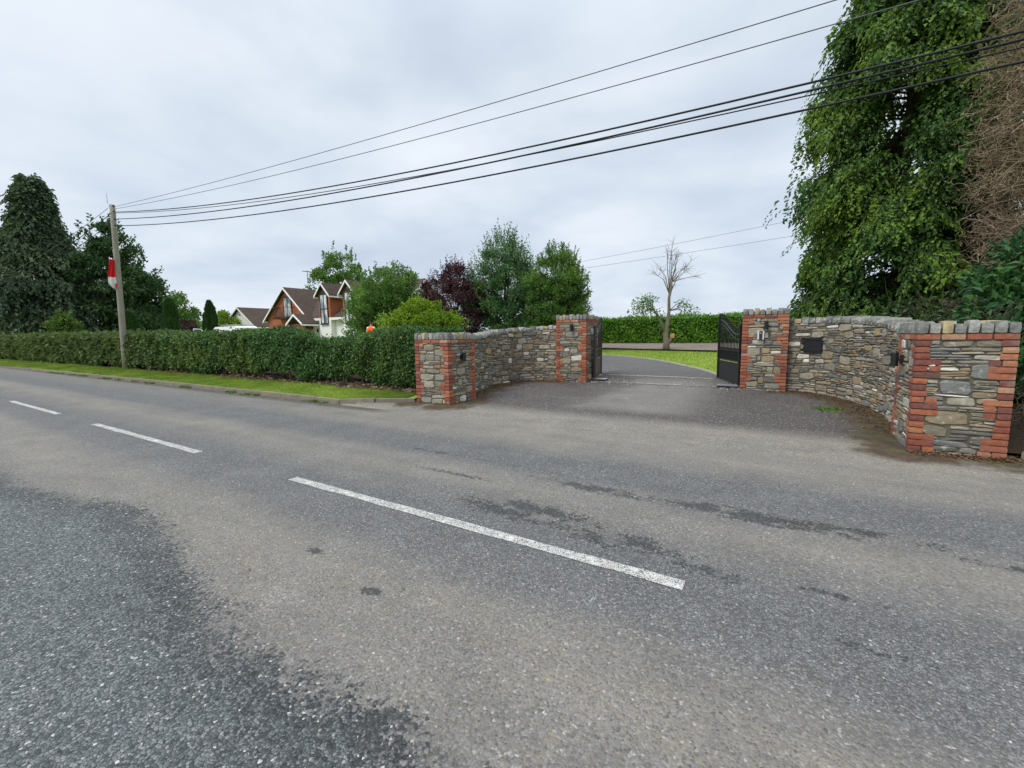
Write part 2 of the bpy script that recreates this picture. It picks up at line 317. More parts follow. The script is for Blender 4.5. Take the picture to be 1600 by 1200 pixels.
def drivemat():
    def f(k, b):
        o = k.obj(); X, Y, Z = k.xyz(o)
        at = k.node('ShaderNodeAttribute', attribute_name='edge').outputs['Fac']
        n1 = k.noise(o, 1.6, 6, .62); n2 = k.noise(o, 7, 5, .65); n3 = k.noise(o, 30, 4, .6)
        v1 = k.vor(o, 80); r1 = k.xyz(v1.outputs['Color'])[0]
        col = k.ramp(r1, [(0., (.042, .037, .034)), (.45, (.068, .061, .057)), (.88, (.108, .097, .091)), (.985, (.30, .28, .26))])
        # worn pale strip up the middle and the dusty mouth by the road
        wx = k.m('ADD', X, k.m('MULTIPLY', k.m('SUBTRACT', n1, .5), 1.3))
        mid = k.m('MULTIPLY', k.m('MULTIPLY', k.smooth(wx, -4.0, -2.9), k.smooth(wx, -.9, -2.0)), k.smooth(Y, 16, 12))
        ym = k.m('ADD', Y, k.m('MULTIPLY', k.m('SUBTRACT', n1, .5), .9))
        mouth = k.smooth(ym, 7.75, 6.95)
        wing = k.m('MULTIPLY', k.smooth(Y, 7.6, 8.3), k.smooth(Y, 14, 12))
        col = k.mix(k.m('MULTIPLY', mid, k.m('MULTIPLY', wing, .7)), col, k.mix(n3, (.14, .13, .12), (.28, .26, .235)))
        col = k.mix(k.m('MULTIPLY', k.smooth(Y, 13, 15), .6), col, k.ramp(r1, [(0., (.075, .074, .076)), (1., (.165, .162, .162))]))
        lo = k.noise(k.scale(o, (.35, 1.6, 1)), 1.4, 5, .6)
        mcol = chips(k, o, k.ramp(lo, [(.25, .45), (.65, 1.1)]), n2, n3)[0]
        col = k.mix(mouth, col, mcol)
        sp = k.m('MULTIPLY', k.smooth(k.noise(k.scale(o, (1., 1.6, 1)), 7.5, 4, .6), .685, .71), k.smooth(Y, 8, 8.6))
        col = k.mix(k.m('MULTIPLY', sp, .8), col, (.46, .43, .39))
        col = k.mix(1., col, k.ramp(n3, [(.3, .78), (.7, 1.22)]), 'MULTIPLY')
        # dirt and moss gathered along the foot of the walls
        e = k.m('ADD', at, k.m('ADD', k.m('MULTIPLY', k.m('SUBTRACT', n1, .5), .7), k.m('MULTIPLY', k.m('SUBTRACT', n2, .5), .35)))
        moss = k.smooth(e, .72, .36)
        mc = k.mix(k.smooth(n2, .42, .62), (.055, .038, .024), k.mix(k.smooth(n1, .42, .6), (.10, .06, .028), (.07, .075, .016)))
        col = k.mix(k.m('MULTIPLY', moss, .92), col, mc)
        col = k.mix(1., col, k.ramp(n1, [(.25, .85), (.75, 1.15)]), 'MULTIPLY')
        setc(k, b, col); b.inputs['Roughness'].default_value = .8; b.inputs['Specular IOR Level'].default_value = .3
        k.l.new(k.bump(k.m('ADD', k.m('MULTIPLY', v1.outputs['Distance'], -1.), k.m('MULTIPLY', k.m('MULTIPLY', moss, n3), 3.)), .8, .006), b.inputs['Normal'])
    return mat("driveway tarmac", f)
M['drive'] = drivemat()
def grassmat():
    def f(k, b):
        o = k.obj(); n = k.noise(o, .9, 5, .6); n2 = k.noise(k.scale(o, (6, 26, 6)), 1, 4)
        col = k.mix(n, (.165, .26, .03), (.275, .36, .06)); col = k.mix(1., col, k.ramp(n2, [(.2, .65), (.8, 1.3)]), 'MULTIPLY')
        col = k.mix(k.m('MULTIPLY', k.smooth(k.noise(o, .35, 4), .52, .7), .5), col, (.30, .30, .07))
        setc(k, b, col); b.inputs['Roughness'].default_value = .95; b.inputs['Specular IOR Level'].default_value = .1
        k.l.new(k.bump(k.noise(o, 45, 4), .8, .02), b.inputs['Normal'])
    return mat("mown grass", f)
M['grass'] = grassmat()
def paintmat():
    def f(k, b):
        o = k.obj(); v = k.vor(o, 88); e = k.vor(o, 88, 'DISTANCE_TO_EDGE')
        worn = k.m('MAXIMUM', k.m('MULTIPLY', k.smooth(e.outputs['Distance'], .17, .05), k.smooth(k.noise(o, 9, 5), .3, .48)), k.smooth(k.noise(o, 48, 6, .7), .555, .60))
        col = k.mix(k.noise(o, 5, 5), (.56, .555, .52), (.74, .735, .69)); col = k.mix(worn, col, (.11, .11, .108)); setc(k, b, col)
        b.inputs['Roughness'].default_value = .7; k.l.new(k.bump(k.m('MULTIPLY', v.outputs['Distance'], -1.), .7, .005), b.inputs['Normal'])
    return mat("worn white road paint", f)
M['paint'] = paintmat()
def flagmat():
    def f(k, b):
        o = k.obj(); x, y, z = k.xyz(o); n = k.noise(o, 5, 3)
        v = k.m('ADD', z, k.m('MULTIPLY', k.m('SUBTRACT', n, .5), .06))
        red = k.m('MULTIPLY', k.smooth(v, .545, .575), k.smooth(v, 1.345, 1.31))
        tail = k.m('MULTIPLY', k.m('MULTIPLY', k.smooth(v, .02, .08), k.smooth(v, .34, .26)), k.smooth(y, .07, .15))
        col = k.mix(k.m('MAXIMUM', red, tail), (.78, .78, .79), (.68, .016, .022)); setc(k, b, col); b.inputs['Roughness'].default_value = .8
    return mat("red and white cloth", f)
M['flag'] = flagmat()

# ------------------------------------------------------------------ builders
rng = np.random.default_rng(7); random.seed(7)
def root_loc(o):
    v = Vector((0, 0, 0))
    while o is not None: v = v + o.location; o = o.parent
    return np.array(v)
def tag(o, label=None, cat=None, group=None, kind=None):
    if label: o['label'] = label
    if cat: o['category'] = cat
    if group: o['group'] = group
    if kind: o['kind'] = kind
    return o
def thing(name, label, cat, loc, group=None):
    o = bpy.data.objects.new(name, None); COL.objects.link(o); o.location = loc; o.empty_display_size = .2
    return tag(o, label, cat, group)
def np_mesh(name, V, F, mats, parent=None, loc=(0, 0, 0), smooth=False, mi=None, attrs=None):
    V = np.asarray(V, float); base = root_loc(parent) + np.array(loc, float)
    me = bpy.data.meshes.new(name); me.vertices.add(len(V)); me.vertices.foreach_set('co', (V - base).astype(np.float32).ravel())
    if isinstance(F, np.ndarray):
        n, kk = F.shape; tot = np.full(n, kk, np.int32); flat = F.ravel().astype(np.int32)
    else:
        tot = np.array([len(f) for f in F], np.int32); flat = np.fromiter((i for f in F for i in f), np.int32)
    st = np.concatenate([[0], np.cumsum(tot)[:-1]]).astype(np.int32)
    me.loops.add(len(flat)); me.loops.foreach_set('vertex_index', flat)
    me.polygons.add(len(tot)); me.polygons.foreach_set('loop_start', st)
    me.polygons.foreach_set('use_smooth', np.full(len(tot), bool(smooth)))
    for m in (mats if isinstance(mats, list) else [mats]): me.materials.append(m)
    if mi is not None: me.polygons.foreach_set('material_index', np.asarray(mi, np.int32))
    me.update(calc_edges=True); me.validate()
    for an, av in (attrs or {}).items():
        a = me.attributes.new(an, 'FLOAT', 'POINT'); a.data.foreach_set('value', np.asarray(av, np.float32))
    o = bpy.data.objects.new(name, me); COL.objects.link(o)
    o.location = loc; o.parent = parent
    return o
class MB:
    def __init__(s): s.v = []; s.f = []; s.m = []; s.n = 0
    def add(s, V, F, m=0):
        s.v.append(np.asarray(V, float)); s.f += [tuple(i + s.n for i in f) for f in F]; s.m += [m] * len(F); s.n += len(V)
    def box(s, a, b, m=0):
        (x0, y0, z0), (x1, y1, z1) = a, b
        s.add([(x0, y0, z0), (x1, y0, z0), (x1, y1, z0), (x0, y1, z0), (x0, y0, z1), (x1, y0, z1), (x1, y1, z1), (x0, y1, z1)],
              [(3, 2, 1, 0), (4, 5, 6, 7), (0, 1, 5, 4), (1, 2, 6, 5), (2, 3, 7, 6), (3, 0, 4, 7)], m)
    def hexa(s, P, m=0):        # eight corners, bottom ring then top ring
        s.add(P, [(3, 2, 1, 0), (4, 5, 6, 7), (0, 1, 5, 4), (1, 2, 6, 5), (2, 3, 7, 6), (3, 0, 4, 7)], m)
    def slab(s, P, t, m=0):     # planar polygon P thickened by vector t
        P = np.asarray(P, float); n = len(P); t = np.asarray(t, float)
        s.add(np.vstack([P, P + t]), [tuple(range(n))[::-1], tuple(range(n, 2 * n))] + [(i, (i + 1) % n, n + (i + 1) % n, n + i) for i in range(n)], m)
    def tube(s, P, r, k=6, m=0, cap=True):
        P = np.asarray(P, float); n = len(P); r = np.broadcast_to(r, n)
        d = np.gradient(P, axis=0); d /= np.linalg.norm(d, axis=1)[:, None] + 1e-9
        a = np.cross(d, [.3, .2, 1.] if abs(d[0][2]) < .9 else [1., .1, 0]); a /= np.linalg.norm(a, axis=1)[:, None] + 1e-9; b = np.cross(d, a)
        t = np.arange(k) * 2 * np.pi / k
        V = (P[:, None] + r[:, None, None] * (np.cos(t)[None, :, None] * a[:, None] + np.sin(t)[None, :, None] * b[:, None])).reshape(-1, 3)
        F = [(i * k + j, i * k + (j + 1) % k, (i + 1) * k + (j + 1) % k, (i + 1) * k + j) for i in range(n - 1) for j in range(k)]
        if cap: F += [tuple(range(k))[::-1], tuple((n - 1) * k + j for j in range(k))]
        s.add(V, F, m)
    def block(s, c, h, jit=.06, rnd=.25, m=0, rot=None):       # rough, rounded stone block
        V = _bv * (1 - rnd * (np.abs(_bv).sum(1) - 1)[:, None] * .18)
        V = V * (1 + rng.uniform(-jit, jit, V.shape)) * np.array(h)
        if rot is not None: V = V @ np.array(rot).T
        s.add(V + np.array(c), _bf, m)
    def build(s, name, mats, parent=None, loc=(0, 0, 0), smooth=False):
        return np_mesh(name, np.vstack(s.v), s.f, mats, parent, loc, smooth, s.m)
def _blk():
    pts = [(x, y, z) for x in (-1, 0, 1) for y in (-1, 0, 1) for z in (-1, 0, 1) if max(abs(x), abs(y), abs(z)) == 1]
    ix = {p: i for i, p in enumerate(pts)}; F = []
    for ax in range(3):
        for sg in (-1, 1):
            o = [i for i in range(3) if i != ax]
            for a in (-1, 0):
                for c in (-1, 0):
                    q = []
                    for da, dc in ((0, 0), (1, 0), (1, 1), (0, 1)):
                        p = [0, 0, 0]; p[ax] = sg; p[o[0]] = a + da; p[o[1]] = c + dc; q.append(ix[tuple(p)])
                    flip = (sg == 1) == (ax == 1)
                    F.append(tuple(q[::-1]) if flip else tuple(q))
    V = np.array(pts, float); V[V == 1] = 1; V = np.where(V == 0, 0., V)
    return V, F
_bv, _bf = _blk()

def unit(v): return v / (np.linalg.norm(v, axis=-1, keepdims=True) + 1e-9)
def leafset(P, D, Nm, L, W, fold=.25, curl=.15):
    """one small folded leaf per point: base, two sides, tip (an island of its own)"""
    P = np.asarray(P); n = len(P); D = unit(D); S = unit(np.cross(Nm, D)); U = unit(np.cross(D, S))
    L = np.broadcast_to(L, n)[:, None]; W = np.broadcast_to(W, n)[:, None]
    mid = P + D * L * .45 + U * W * fold
    V = np.stack([P, mid + S * W * .5, P + D * L - U * L * curl, mid - S * W * .5], 1).reshape(-1, 3)
    i = np.arange(n)[:, None] * 4
    F = np.concatenate([i + [0, 2, 1], i + [0, 3, 2]], 1).reshape(-1, 3)
    return V, F
def twigset(P, D, L, r, seg=4, curl=.5, grav=0., seed=1):
    g = np.random.default_rng(seed); n = len(P); pts = [P]; d = unit(D); L = np.broadcast_to(L, n)[:, None]
    for i in range(seg):
        d = unit(d + g.normal(0, curl, (n, 3)) + np.array([0, 0, -grav])); pts.append(pts[-1] + d * L / seg)
    pts = np.stack(pts, 1); a = unit(np.cross(unit(D), g.normal(size=(n, 3)))); c = unit(np.cross(unit(D), a))
    rr = np.broadcast_to(r, n)[:, None] * np.linspace(1, .35, seg + 1)[None]
    t = np.arange(3) * 2 * np.pi / 3
    V = pts[:, :, None] + rr[:, :, None, None] * (np.cos(t)[None, None, :, None] * a[:, None, None] + np.sin(t)[None, None, :, None] * c[:, None, None])
    K = (seg + 1) * 3; base = (np.arange(n) * K)[:, None, None, None]
    s_ = (np.arange(seg) * 3)[None, :, None, None]; j = np.arange(3)[None, None, :, None]
    q = np.concatenate([s_ + j, s_ + (j + 1) % 3, s_ + 3 + (j + 1) % 3, s_ + 3 + j], -1) + base
    return V.reshape(-1, 3), q.reshape(-1, 4)
def ball(n, g):
    v = unit(g.normal(size=(n, 3))); return v * g.uniform(0, 1, (n, 1)) ** .45
def lerp(x, pts): return np.interp(x, [p[0] for p in pts], [p[1] for p in pts])

# ------------------------------------------------------------------ terrain
def gz(s, q):
    s = np.asarray(s, float); q = np.asarray(q, float)
    zd = np.interp(q, [6.2, 7, 8, 11.7, 14, 18, 24, 31, 60, 400], [0, .03, .06, .13, .22, .42, .56, .68, .9, 1.2])
    zg = np.interp(q, [6.2, 6.45, 7.5, 8.2, 9.5, 12, 16, 25, 60, 400], [0, .08, .10, .16, .28, .45, .62, .8, 1., 1.2])
    w = np.clip((-6.6 - s) / 1.5, 0, 1) * np.clip(1 - (q - 11) / 12, 0, 1) + np.clip((s - 2.0) / .8, 0, 1) * np.clip(1 - (q - 11) / 12, 0, 1)
    w2 = np.clip((-16 - s) / 8, 0, 1); w = np.clip(np.maximum(w, w2), 0, 1); w = w * w * (3 - 2 * w)
    return zd * (1 - w) + zg * w
def sheet(name, ss, qs, mt, dz, kind='structure', attr=None, keep=None):
    S, Q = np.meshgrid(np.asarray(ss, float), np.asarray(qs, float)); Z = gz(S, Q) + dz
    V = np.stack([S, Q, Z], -1).reshape(-1, 3); nx, ny = len(ss), len(qs)
    i = (np.arange(ny - 1)[:, None] * nx + np.arange(nx - 1)[None]).ravel(); F = np.stack([i, i + 1, i + nx + 1, i + nx], 1)
    if keep is not None:
        c = V[F].mean(1); F = F[keep(c[:, 0], c[:, 1])]
    o = np_mesh(name, V, F, mt, smooth=True, attrs={'edge': attr(V[:, 0], V[:, 1])} if attr else None)
    return tag(o, kind=kind)
def spaced(a, b, step): return np.linspace(a, b, max(2, int(round((b - a) / step)) + 1))
def strip(name, L, R, mt, dz, sub=8, kind='structure', attr=None):        # draped band between two edge lines
    def dens(P):
        P = np.array(P, float); t = np.linspace(0, len(P) - 1, (len(P) - 1) * 6 + 1)
        out = []
        for x in t:
            i = min(int(x), len(P) - 2); f = x - i
            p0, p1, p2, p3 = P[max(i - 1, 0)], P[i], P[i + 1], P[min(i + 2, len(P) - 1)]
            out.append(.5 * ((2 * p1) + (-p0 + p2) * f + (2 * p0 - 5 * p1 + 4 * p2 - p3) * f ** 2 + (-p0 + 3 * p1 - 3 * p2 + p3) * f ** 3))
        return np.array(out)
    L, R = dens(L), dens(R); t = np.linspace(0, 1, sub + 1)[None, :, None]; G = L[:, None] * (1 - t) + R[:, None] * t
    Z = gz(G[..., 0], G[..., 1]) + dz; V = np.concatenate([G, Z[..., None]], -1).reshape(-1, 3); nx = sub + 1
    i = (np.arange(len(L) - 1)[:, None] * nx + np.arange(sub)[None]).ravel(); F = np.stack([i, i + 1, i + nx + 1, i + nx], 1)
    o = np_mesh(name, V, F, mt, smooth=True, attrs={'edge': np.full(len(V), 9.)} if attr is None else {'edge': attr(V[:, 0], V[:, 1])}); return tag(o, kind=kind)
def dens_line(P, n=8):
    P = np.array(P, float); out = []
    for x in np.linspace(0, len(P) - 1, (len(P) - 1) * n + 1):
        i = min(int(x), len(P) - 2); f = x - i
        p0, p1, p2, p3 = P[max(i - 1, 0)], P[i], P[i + 1], P[min(i + 2, len(P) - 1)]
        out.append(.5 * ((2 * p1) + (-p0 + p2) * f + (2 * p0 - 5 * p1 + 4 * p2 - p3) * f ** 2 + (-p0 + 3 * p1 - 3 * p2 + p3) * f ** 3))
    return np.array(out)

ss = np.concatenate([[-2500, -1200, -600, -300, -200, -140], spaced(-100, 60, 1.), [90, 150, 300, 700, 2500]])
qs = np.concatenate([[-2500, -900, -300, -100, -40, -15, -6.5, 0, 5.0], spaced(6., 34, .5), [38, 45, 60, 90, 150, 300, 700, 2500]])
g = sheet("ground", ss, qs, M['grass'], -.045)
LWALL = [(-6.17, 7.95), (-6.62, 9.0), (-6.86, 10.1), (-6.78, 11.05), (-6.35, 11.6), (-5.62, 11.75)]
RWALL = [(.10, 11.95), (.66, 11.75), (1.14, 11.0), (1.40, 10.1), (1.50, 9.2), (1.50, 7.9)]
LW, RW = dens_line(LWALL), dens_line(RWALL)
WALLP = np.vstack([LW, RW, [(-6.9, 7.1), (-6, 7.1), (-5.95, 7.6), (1.4, 7.), (2.3, 7.), (1.4, 7.5)]])
def walldist(s, q):
    P = np.stack([s, q], -1); return np.sqrt(((P[:, None] - WALLP[None]) ** 2).sum(-1)).min(1)
road_q = lambda s: 6.25 - .00055 * np.clip(-s - 18, 0, None) ** 2
vedge = lambda s: np.maximum(road_q(s) + .07, np.interp(s, [-8.4, -7.9, -7.55, -7.25, -6.98], [6.3, 6.46, 6.66, 6.92, 7.25]))
rs = np.concatenate([[-300, -150, -90], spaced(-60, 30, 1.), [60, 150, 300]]); rq = np.array([-5.5, -3, -1, 0, 1, 2, 3, 4, 5, 5.6, 6.3])
S_, Q_ = np.meshgrid(rs, rq); V = np.stack([S_, np.minimum(Q_, 6.3), np.zeros_like(S_)], -1).reshape(-1, 3)
i_ = (np.arange(len(rq) - 1)[:, None] * len(rs) + np.arange(len(rs) - 1)[None]).ravel()
tag(np_mesh("road", V, np.stack([i_, i_ + 1, i_ + len(rs) + 1, i_ + len(rs)], 1), M['road']), kind='structure')
# apron of the entrance and the driveway that bends away behind the left gate pillar
apron = sheet("driveway_apron", spaced(-8.37, 2.31, .12), spaced(6.16, 11.86, .12), M['drive'], .003, attr=walldist,
      keep=lambda s, q: ((s > -7.0) | (q < vedge(s) - .08)) & (s < 2.32))
for v in apron.data.vertices:
    if v.co.y < 6.17: v.co.z = -.004        # its front edge dips under the road surface
strip("driveway", [(-4.9, 11.85), (-4.9, 13.4), (-5.3, 14.3), (-5.9, 15.4), (-6.8, 16.6), (-7.8, 17.6), (-9, 18.5), (-10.4, 19.2), (-12, 19.7), (-14, 20), (-17, 20.4)],
             [(-.6, 11.85), (-1.38, 13.5), (-1.63, 14.3), (-2.4, 15.6), (-3.27, 16.75), (-4.25, 17.9), (-5.42, 19.1), (-6.64, 20.0), (-7.85, 20.7), (-11, 21.9), (-16, 23.3)], M['drive'], .012, sub=10)
def dline(name, pts, w, h, mt, dz=0., kind='structure', seglen=.9, joint=.008):
    """kerb: short stones laid end to end along a line"""
    P = np.array(pts, float); L = np.concatenate([[0], np.cumsum(np.linalg.norm(np.diff(P, axis=0), axis=1))]); mb = MB()
    at = lambda x: np.array([np.interp(x, L, P[:, 0]), np.interp(x, L, P[:, 1])]); x = 0.
    while x < L[-1] - .02:
        e = min(x + seglen, L[-1]); a, c = at(x), at(e - joint); d = unit(c - a); n = np.array([-d[1], d[0]]) * w * .5; k = rng.uniform(-.006, .006)
        za, zc = float(gz(*a)) + dz + k, float(gz(*c)) + dz + k
        b0, b1, b2, b3 = a - n, c - n, c + n, a + n
        zb = min(za, zc) - .12; r = .82
        m0, m1, m2, m3 = a - n * r, c - n * r, c + n * r, a + n * r
        mb.hexa([(*b0, zb), (*b1, zb), (*b2, zb), (*b3, zb), (*b0, za + h - .02), (*b1, zc + h - .02), (*b2, zc + h - .02), (*b3, za + h - .02)])
        mb.slab([(*m0, za + h - .021), (*m1, zc + h - .021), (*m2, zc + h - .021), (*m3, za + h - .021)], (0, 0, .021))
        x = e
    return tag(mb.build(name, mt), kind=kind)
ks = np.concatenate([spaced(-110, -20, 6), spaced(-18, -8.3, 1.)])
kerbline = [(s, float(road_q(s)) + .02) for s in ks] + [(-7.9, 6.38), (-7.55, 6.56), (-7.25, 6.8), (-6.98, 7.1)]
dline("kerb", kerbline, .12, .085, M['kerb'], dz=0.0)
dline("kerb", [(2.36, 7.0), (2.42, 6.7), (2.6, 6.45), (3.0, 6.32), (4, 6.3), (30, 6.3)], .12, .09, M['kerb'], dz=0.0)
# verge, soil bed, far lawn gravel
def verge(name, q0, q1, mt, z0, z1, s0=-110, s1=-7.1, n=5, rag=0.):
    sx = np.concatenate([spaced(s0, -45, 5), spaced(-44, s1, .25)]); V = []
    for s in sx:
        a = q0(s); c = q1(s)
        for t in np.linspace(0, 1, n): V.append((s, a + (c - a) * t, z0 + (z1 - z0) * t + .02 * math.sin(s * 1.3 + t * 4) * (t * (1 - t) * 4) * .5))
    i = (np.arange(len(sx) - 1)[:, None] * n + np.arange(n - 1)[None]).ravel()
    return tag(np_mesh(name, V, np.stack([i, i + n, i + n + 1, i + 1], 1), mt, smooth=True), kind='structure')
bedq = lambda s: 7.68 + .10 * math.sin(s * .9) + .06 * math.sin(s * 2.7) - (.25 if s > -8 else 0) * (s + 8)
verge("verge", lambda s: float(vedge(s)), lambda s: max(bedq(s) + .15, float(vedge(s)) + .02), M['grass'], .075, .15)
verge("flower_bed", lambda s: max(bedq(s), float(vedge(s)) - .02), lambda s: 9.6, M['soil'], .135, .30, n=7)
EDGE = lambda x: 26.1 - (x + 9.46) * .296
V = []; sx = spaced(-24, 8, .5)
for x in sx:
    for f in np.linspace(0, 1, 9): q = EDGE(x) * (1 - f) + 31.6 * f; V.append((x, q, float(gz(x, q)) + .03 + .13 * f + .012 * math.sin(x * 5 + f * 20)))
i = (np.arange(len(sx) - 1)[:, None] * 9 + np.arange(8)[None]).ravel(); tag(np_mesh("gravel_bed", V, np.stack([i, i + 9, i + 10, i + 1], 1), M['gravel'], smooth=True), kind='structure')
tag(dline("lawn_edging", [(-24, EDGE(-24)), (8, EDGE(8))], .05, .055, M['hedgecore'], seglen=3.), kind='structure')
dline("kerb", [(-1.38, 13.6), (-1.6, 14.35), (-2.37, 15.63), (-3.24, 16.78), (-4.22, 17.93), (-5.39, 19.13), (-6.62, 20.04), (-7.84, 20.75), (-11, 21.95), (-16, 23.35)], .12, .04, M['concrete'], seglen=.6)
# threshold strips between the gates
dline("driveway_strip", [(-4.6, 11.93), (-.95, 11.93)], .13, .016, M['concrete'], seglen=1.2)
dline("driveway_strip", [(-4.7, 13.45), (-1.6, 13.45)], .13, .022, M['concrete'], seglen=1.2)
mb = MB(); gq = np.random.default_rng(3)      # loose grit swept up along the threshold and the gate foot
for i in range(520):
    if i < 360: a, b = gq.uniform(-4.7, -.95), 11.9 + abs(gq.normal(0, .55)) * gq.choice([1, -.35])
    else: c_ = [(-4.55, 12.3), (-1.0, 11.75)][i % 2]; a, b = c_[0] + gq.normal(0, .22), c_[1] + gq.normal(0, .22)
    h = gq.lognormal(math.log(.009), .45); mb.block((a, b, float(gz(a, b)) + .012 + h * .3), (h * 1.3, h, h * .6), .15)
tag(mb.build("grit", M['rubblegrit']), kind='stuff')
# painted centre line: dashes 4 m long, 2 m apart
x0 = -.43
for i in range(9):
    a, c = x0 - 6.12 * i - 3.98, x0 - 6.12 * i; sx = spaced(a, c, .2); mb = MB(); n = len(sx); jj = rng.normal(0, .0035, (2, n))
    V = [(s, 2.56 + jj[0, k] - .0009 * 0, .004) for k, s in enumerate(sx)] + [(s, 2.665 + jj[1, k], .004) for k, s in enumerate(sx)]
    mb.add(V, [(k, k + 1, n + k + 1, n + k) for k in range(n - 1)]); tag(mb.build("road_marking", M['paint']), kind='structure')

# ------------------------------------------------------------------ walls and pillars
def pack(W, H, g, big=.12, umin=.07, flat=1.):
    """random rubble: rectangles laid on the lowest ledge until the face is full"""
    C = .02; n = max(1, int(round(W / C))); sky = np.zeros(n); out = []; Hc = np.array([H((i + .5) * C) if callable(H) else H for i in range(n)]); guard = 0
    while guard < 6000:
        guard += 1; op = sky < Hc - .012
        if not op.any(): break
        m = np.where(op, sky, 9e9).min(); i = int(np.argmax(op & (sky <= m + 1e-6))); j = i
        while j < n and op[j] and abs(sky[j] - m) < 1e-6: j += 1
        run = j - i
        if g.random() < big: h = g.uniform(.10, .19); w = h * g.uniform(1.3, 2.9)
        else: h = min(.11, max(.022, g.lognormal(math.log(.043 * flat), .42))); w = h * g.uniform(2.5, 8.)
        w = min(max(w, umin), .42); k = max(2, int(round(w / C)))
        if run - k < 4: k = run
        if k > 24: k = 24
        lft = sky[i - 1] - m if i > 0 else 9; rgt = sky[j] - m if j < n and k == run else 9
        for ref in (lft, rgt):
            if .02 < ref < .2 and abs(ref - h) < .03: h = ref
        if run < 4: h = min(max(.02, min(lft, rgt)), .15) if min(lft, rgt) < 9 else h
        top = m + h; hc = Hc[i:i + k].min()
        if top > hc - .02: top = hc
        if top - m > .008: out.append((i * C, (i + k) * C, m, top))
        sky[i:i + k] = max(top, m + .008)
    return out
def stones(mb, rects, mp, g, dmin=.012, dmax=.034, joint=.005):
    n = 10; t = np.arange(n) * 2 * np.pi / n + .3
    c, s = np.cos(t), np.sin(t)
    for (u0, u1, v0, v1) in rects:
        w, h = (u1 - u0) / 2 - joint, (v1 - v0) / 2 - joint * .8
        if w < .006 or h < .004: continue
        jx = g.uniform(.84, 1.06, n); jy = g.uniform(.76, 1.08, n); tilt = g.normal(0, .035)
        x = w * np.sign(c) * np.abs(c) ** .42 * jx; y = h * np.sign(s) * np.abs(s) ** .42 * jy + x * tilt
        cu, cv = (u0 + u1) / 2, (v0 + v1) / 2; d = g.uniform(dmin, dmax); a, b_ = g.normal(0, .004, 2)
        ins = 1 - min(.35, .008 / max(min(w, h), .008)) * .9
        R = [(cu + x, cv + y, np.full(n, -.012)), (cu + x, cv + y, np.full(n, d * .55)), (cu + x * ins, cv + y * ins, d + a * x / max(w, .01) + b_ * y / max(h, .01)), ]
        V = np.vstack([mp(*r) for r in R] + [mp(np.array([cu]), np.array([cv]), np.array([d + g.uniform(0, .006)]))])
        F = [(k + o, (k + 1) % n + o, n + (k + 1) % n + o, n + k + o) for o in (0, n) for k in range(n)] + [(2 * n + k, 2 * n + (k + 1) % n, 3 * n) for k in range(n)]
        mb.add(V, F)
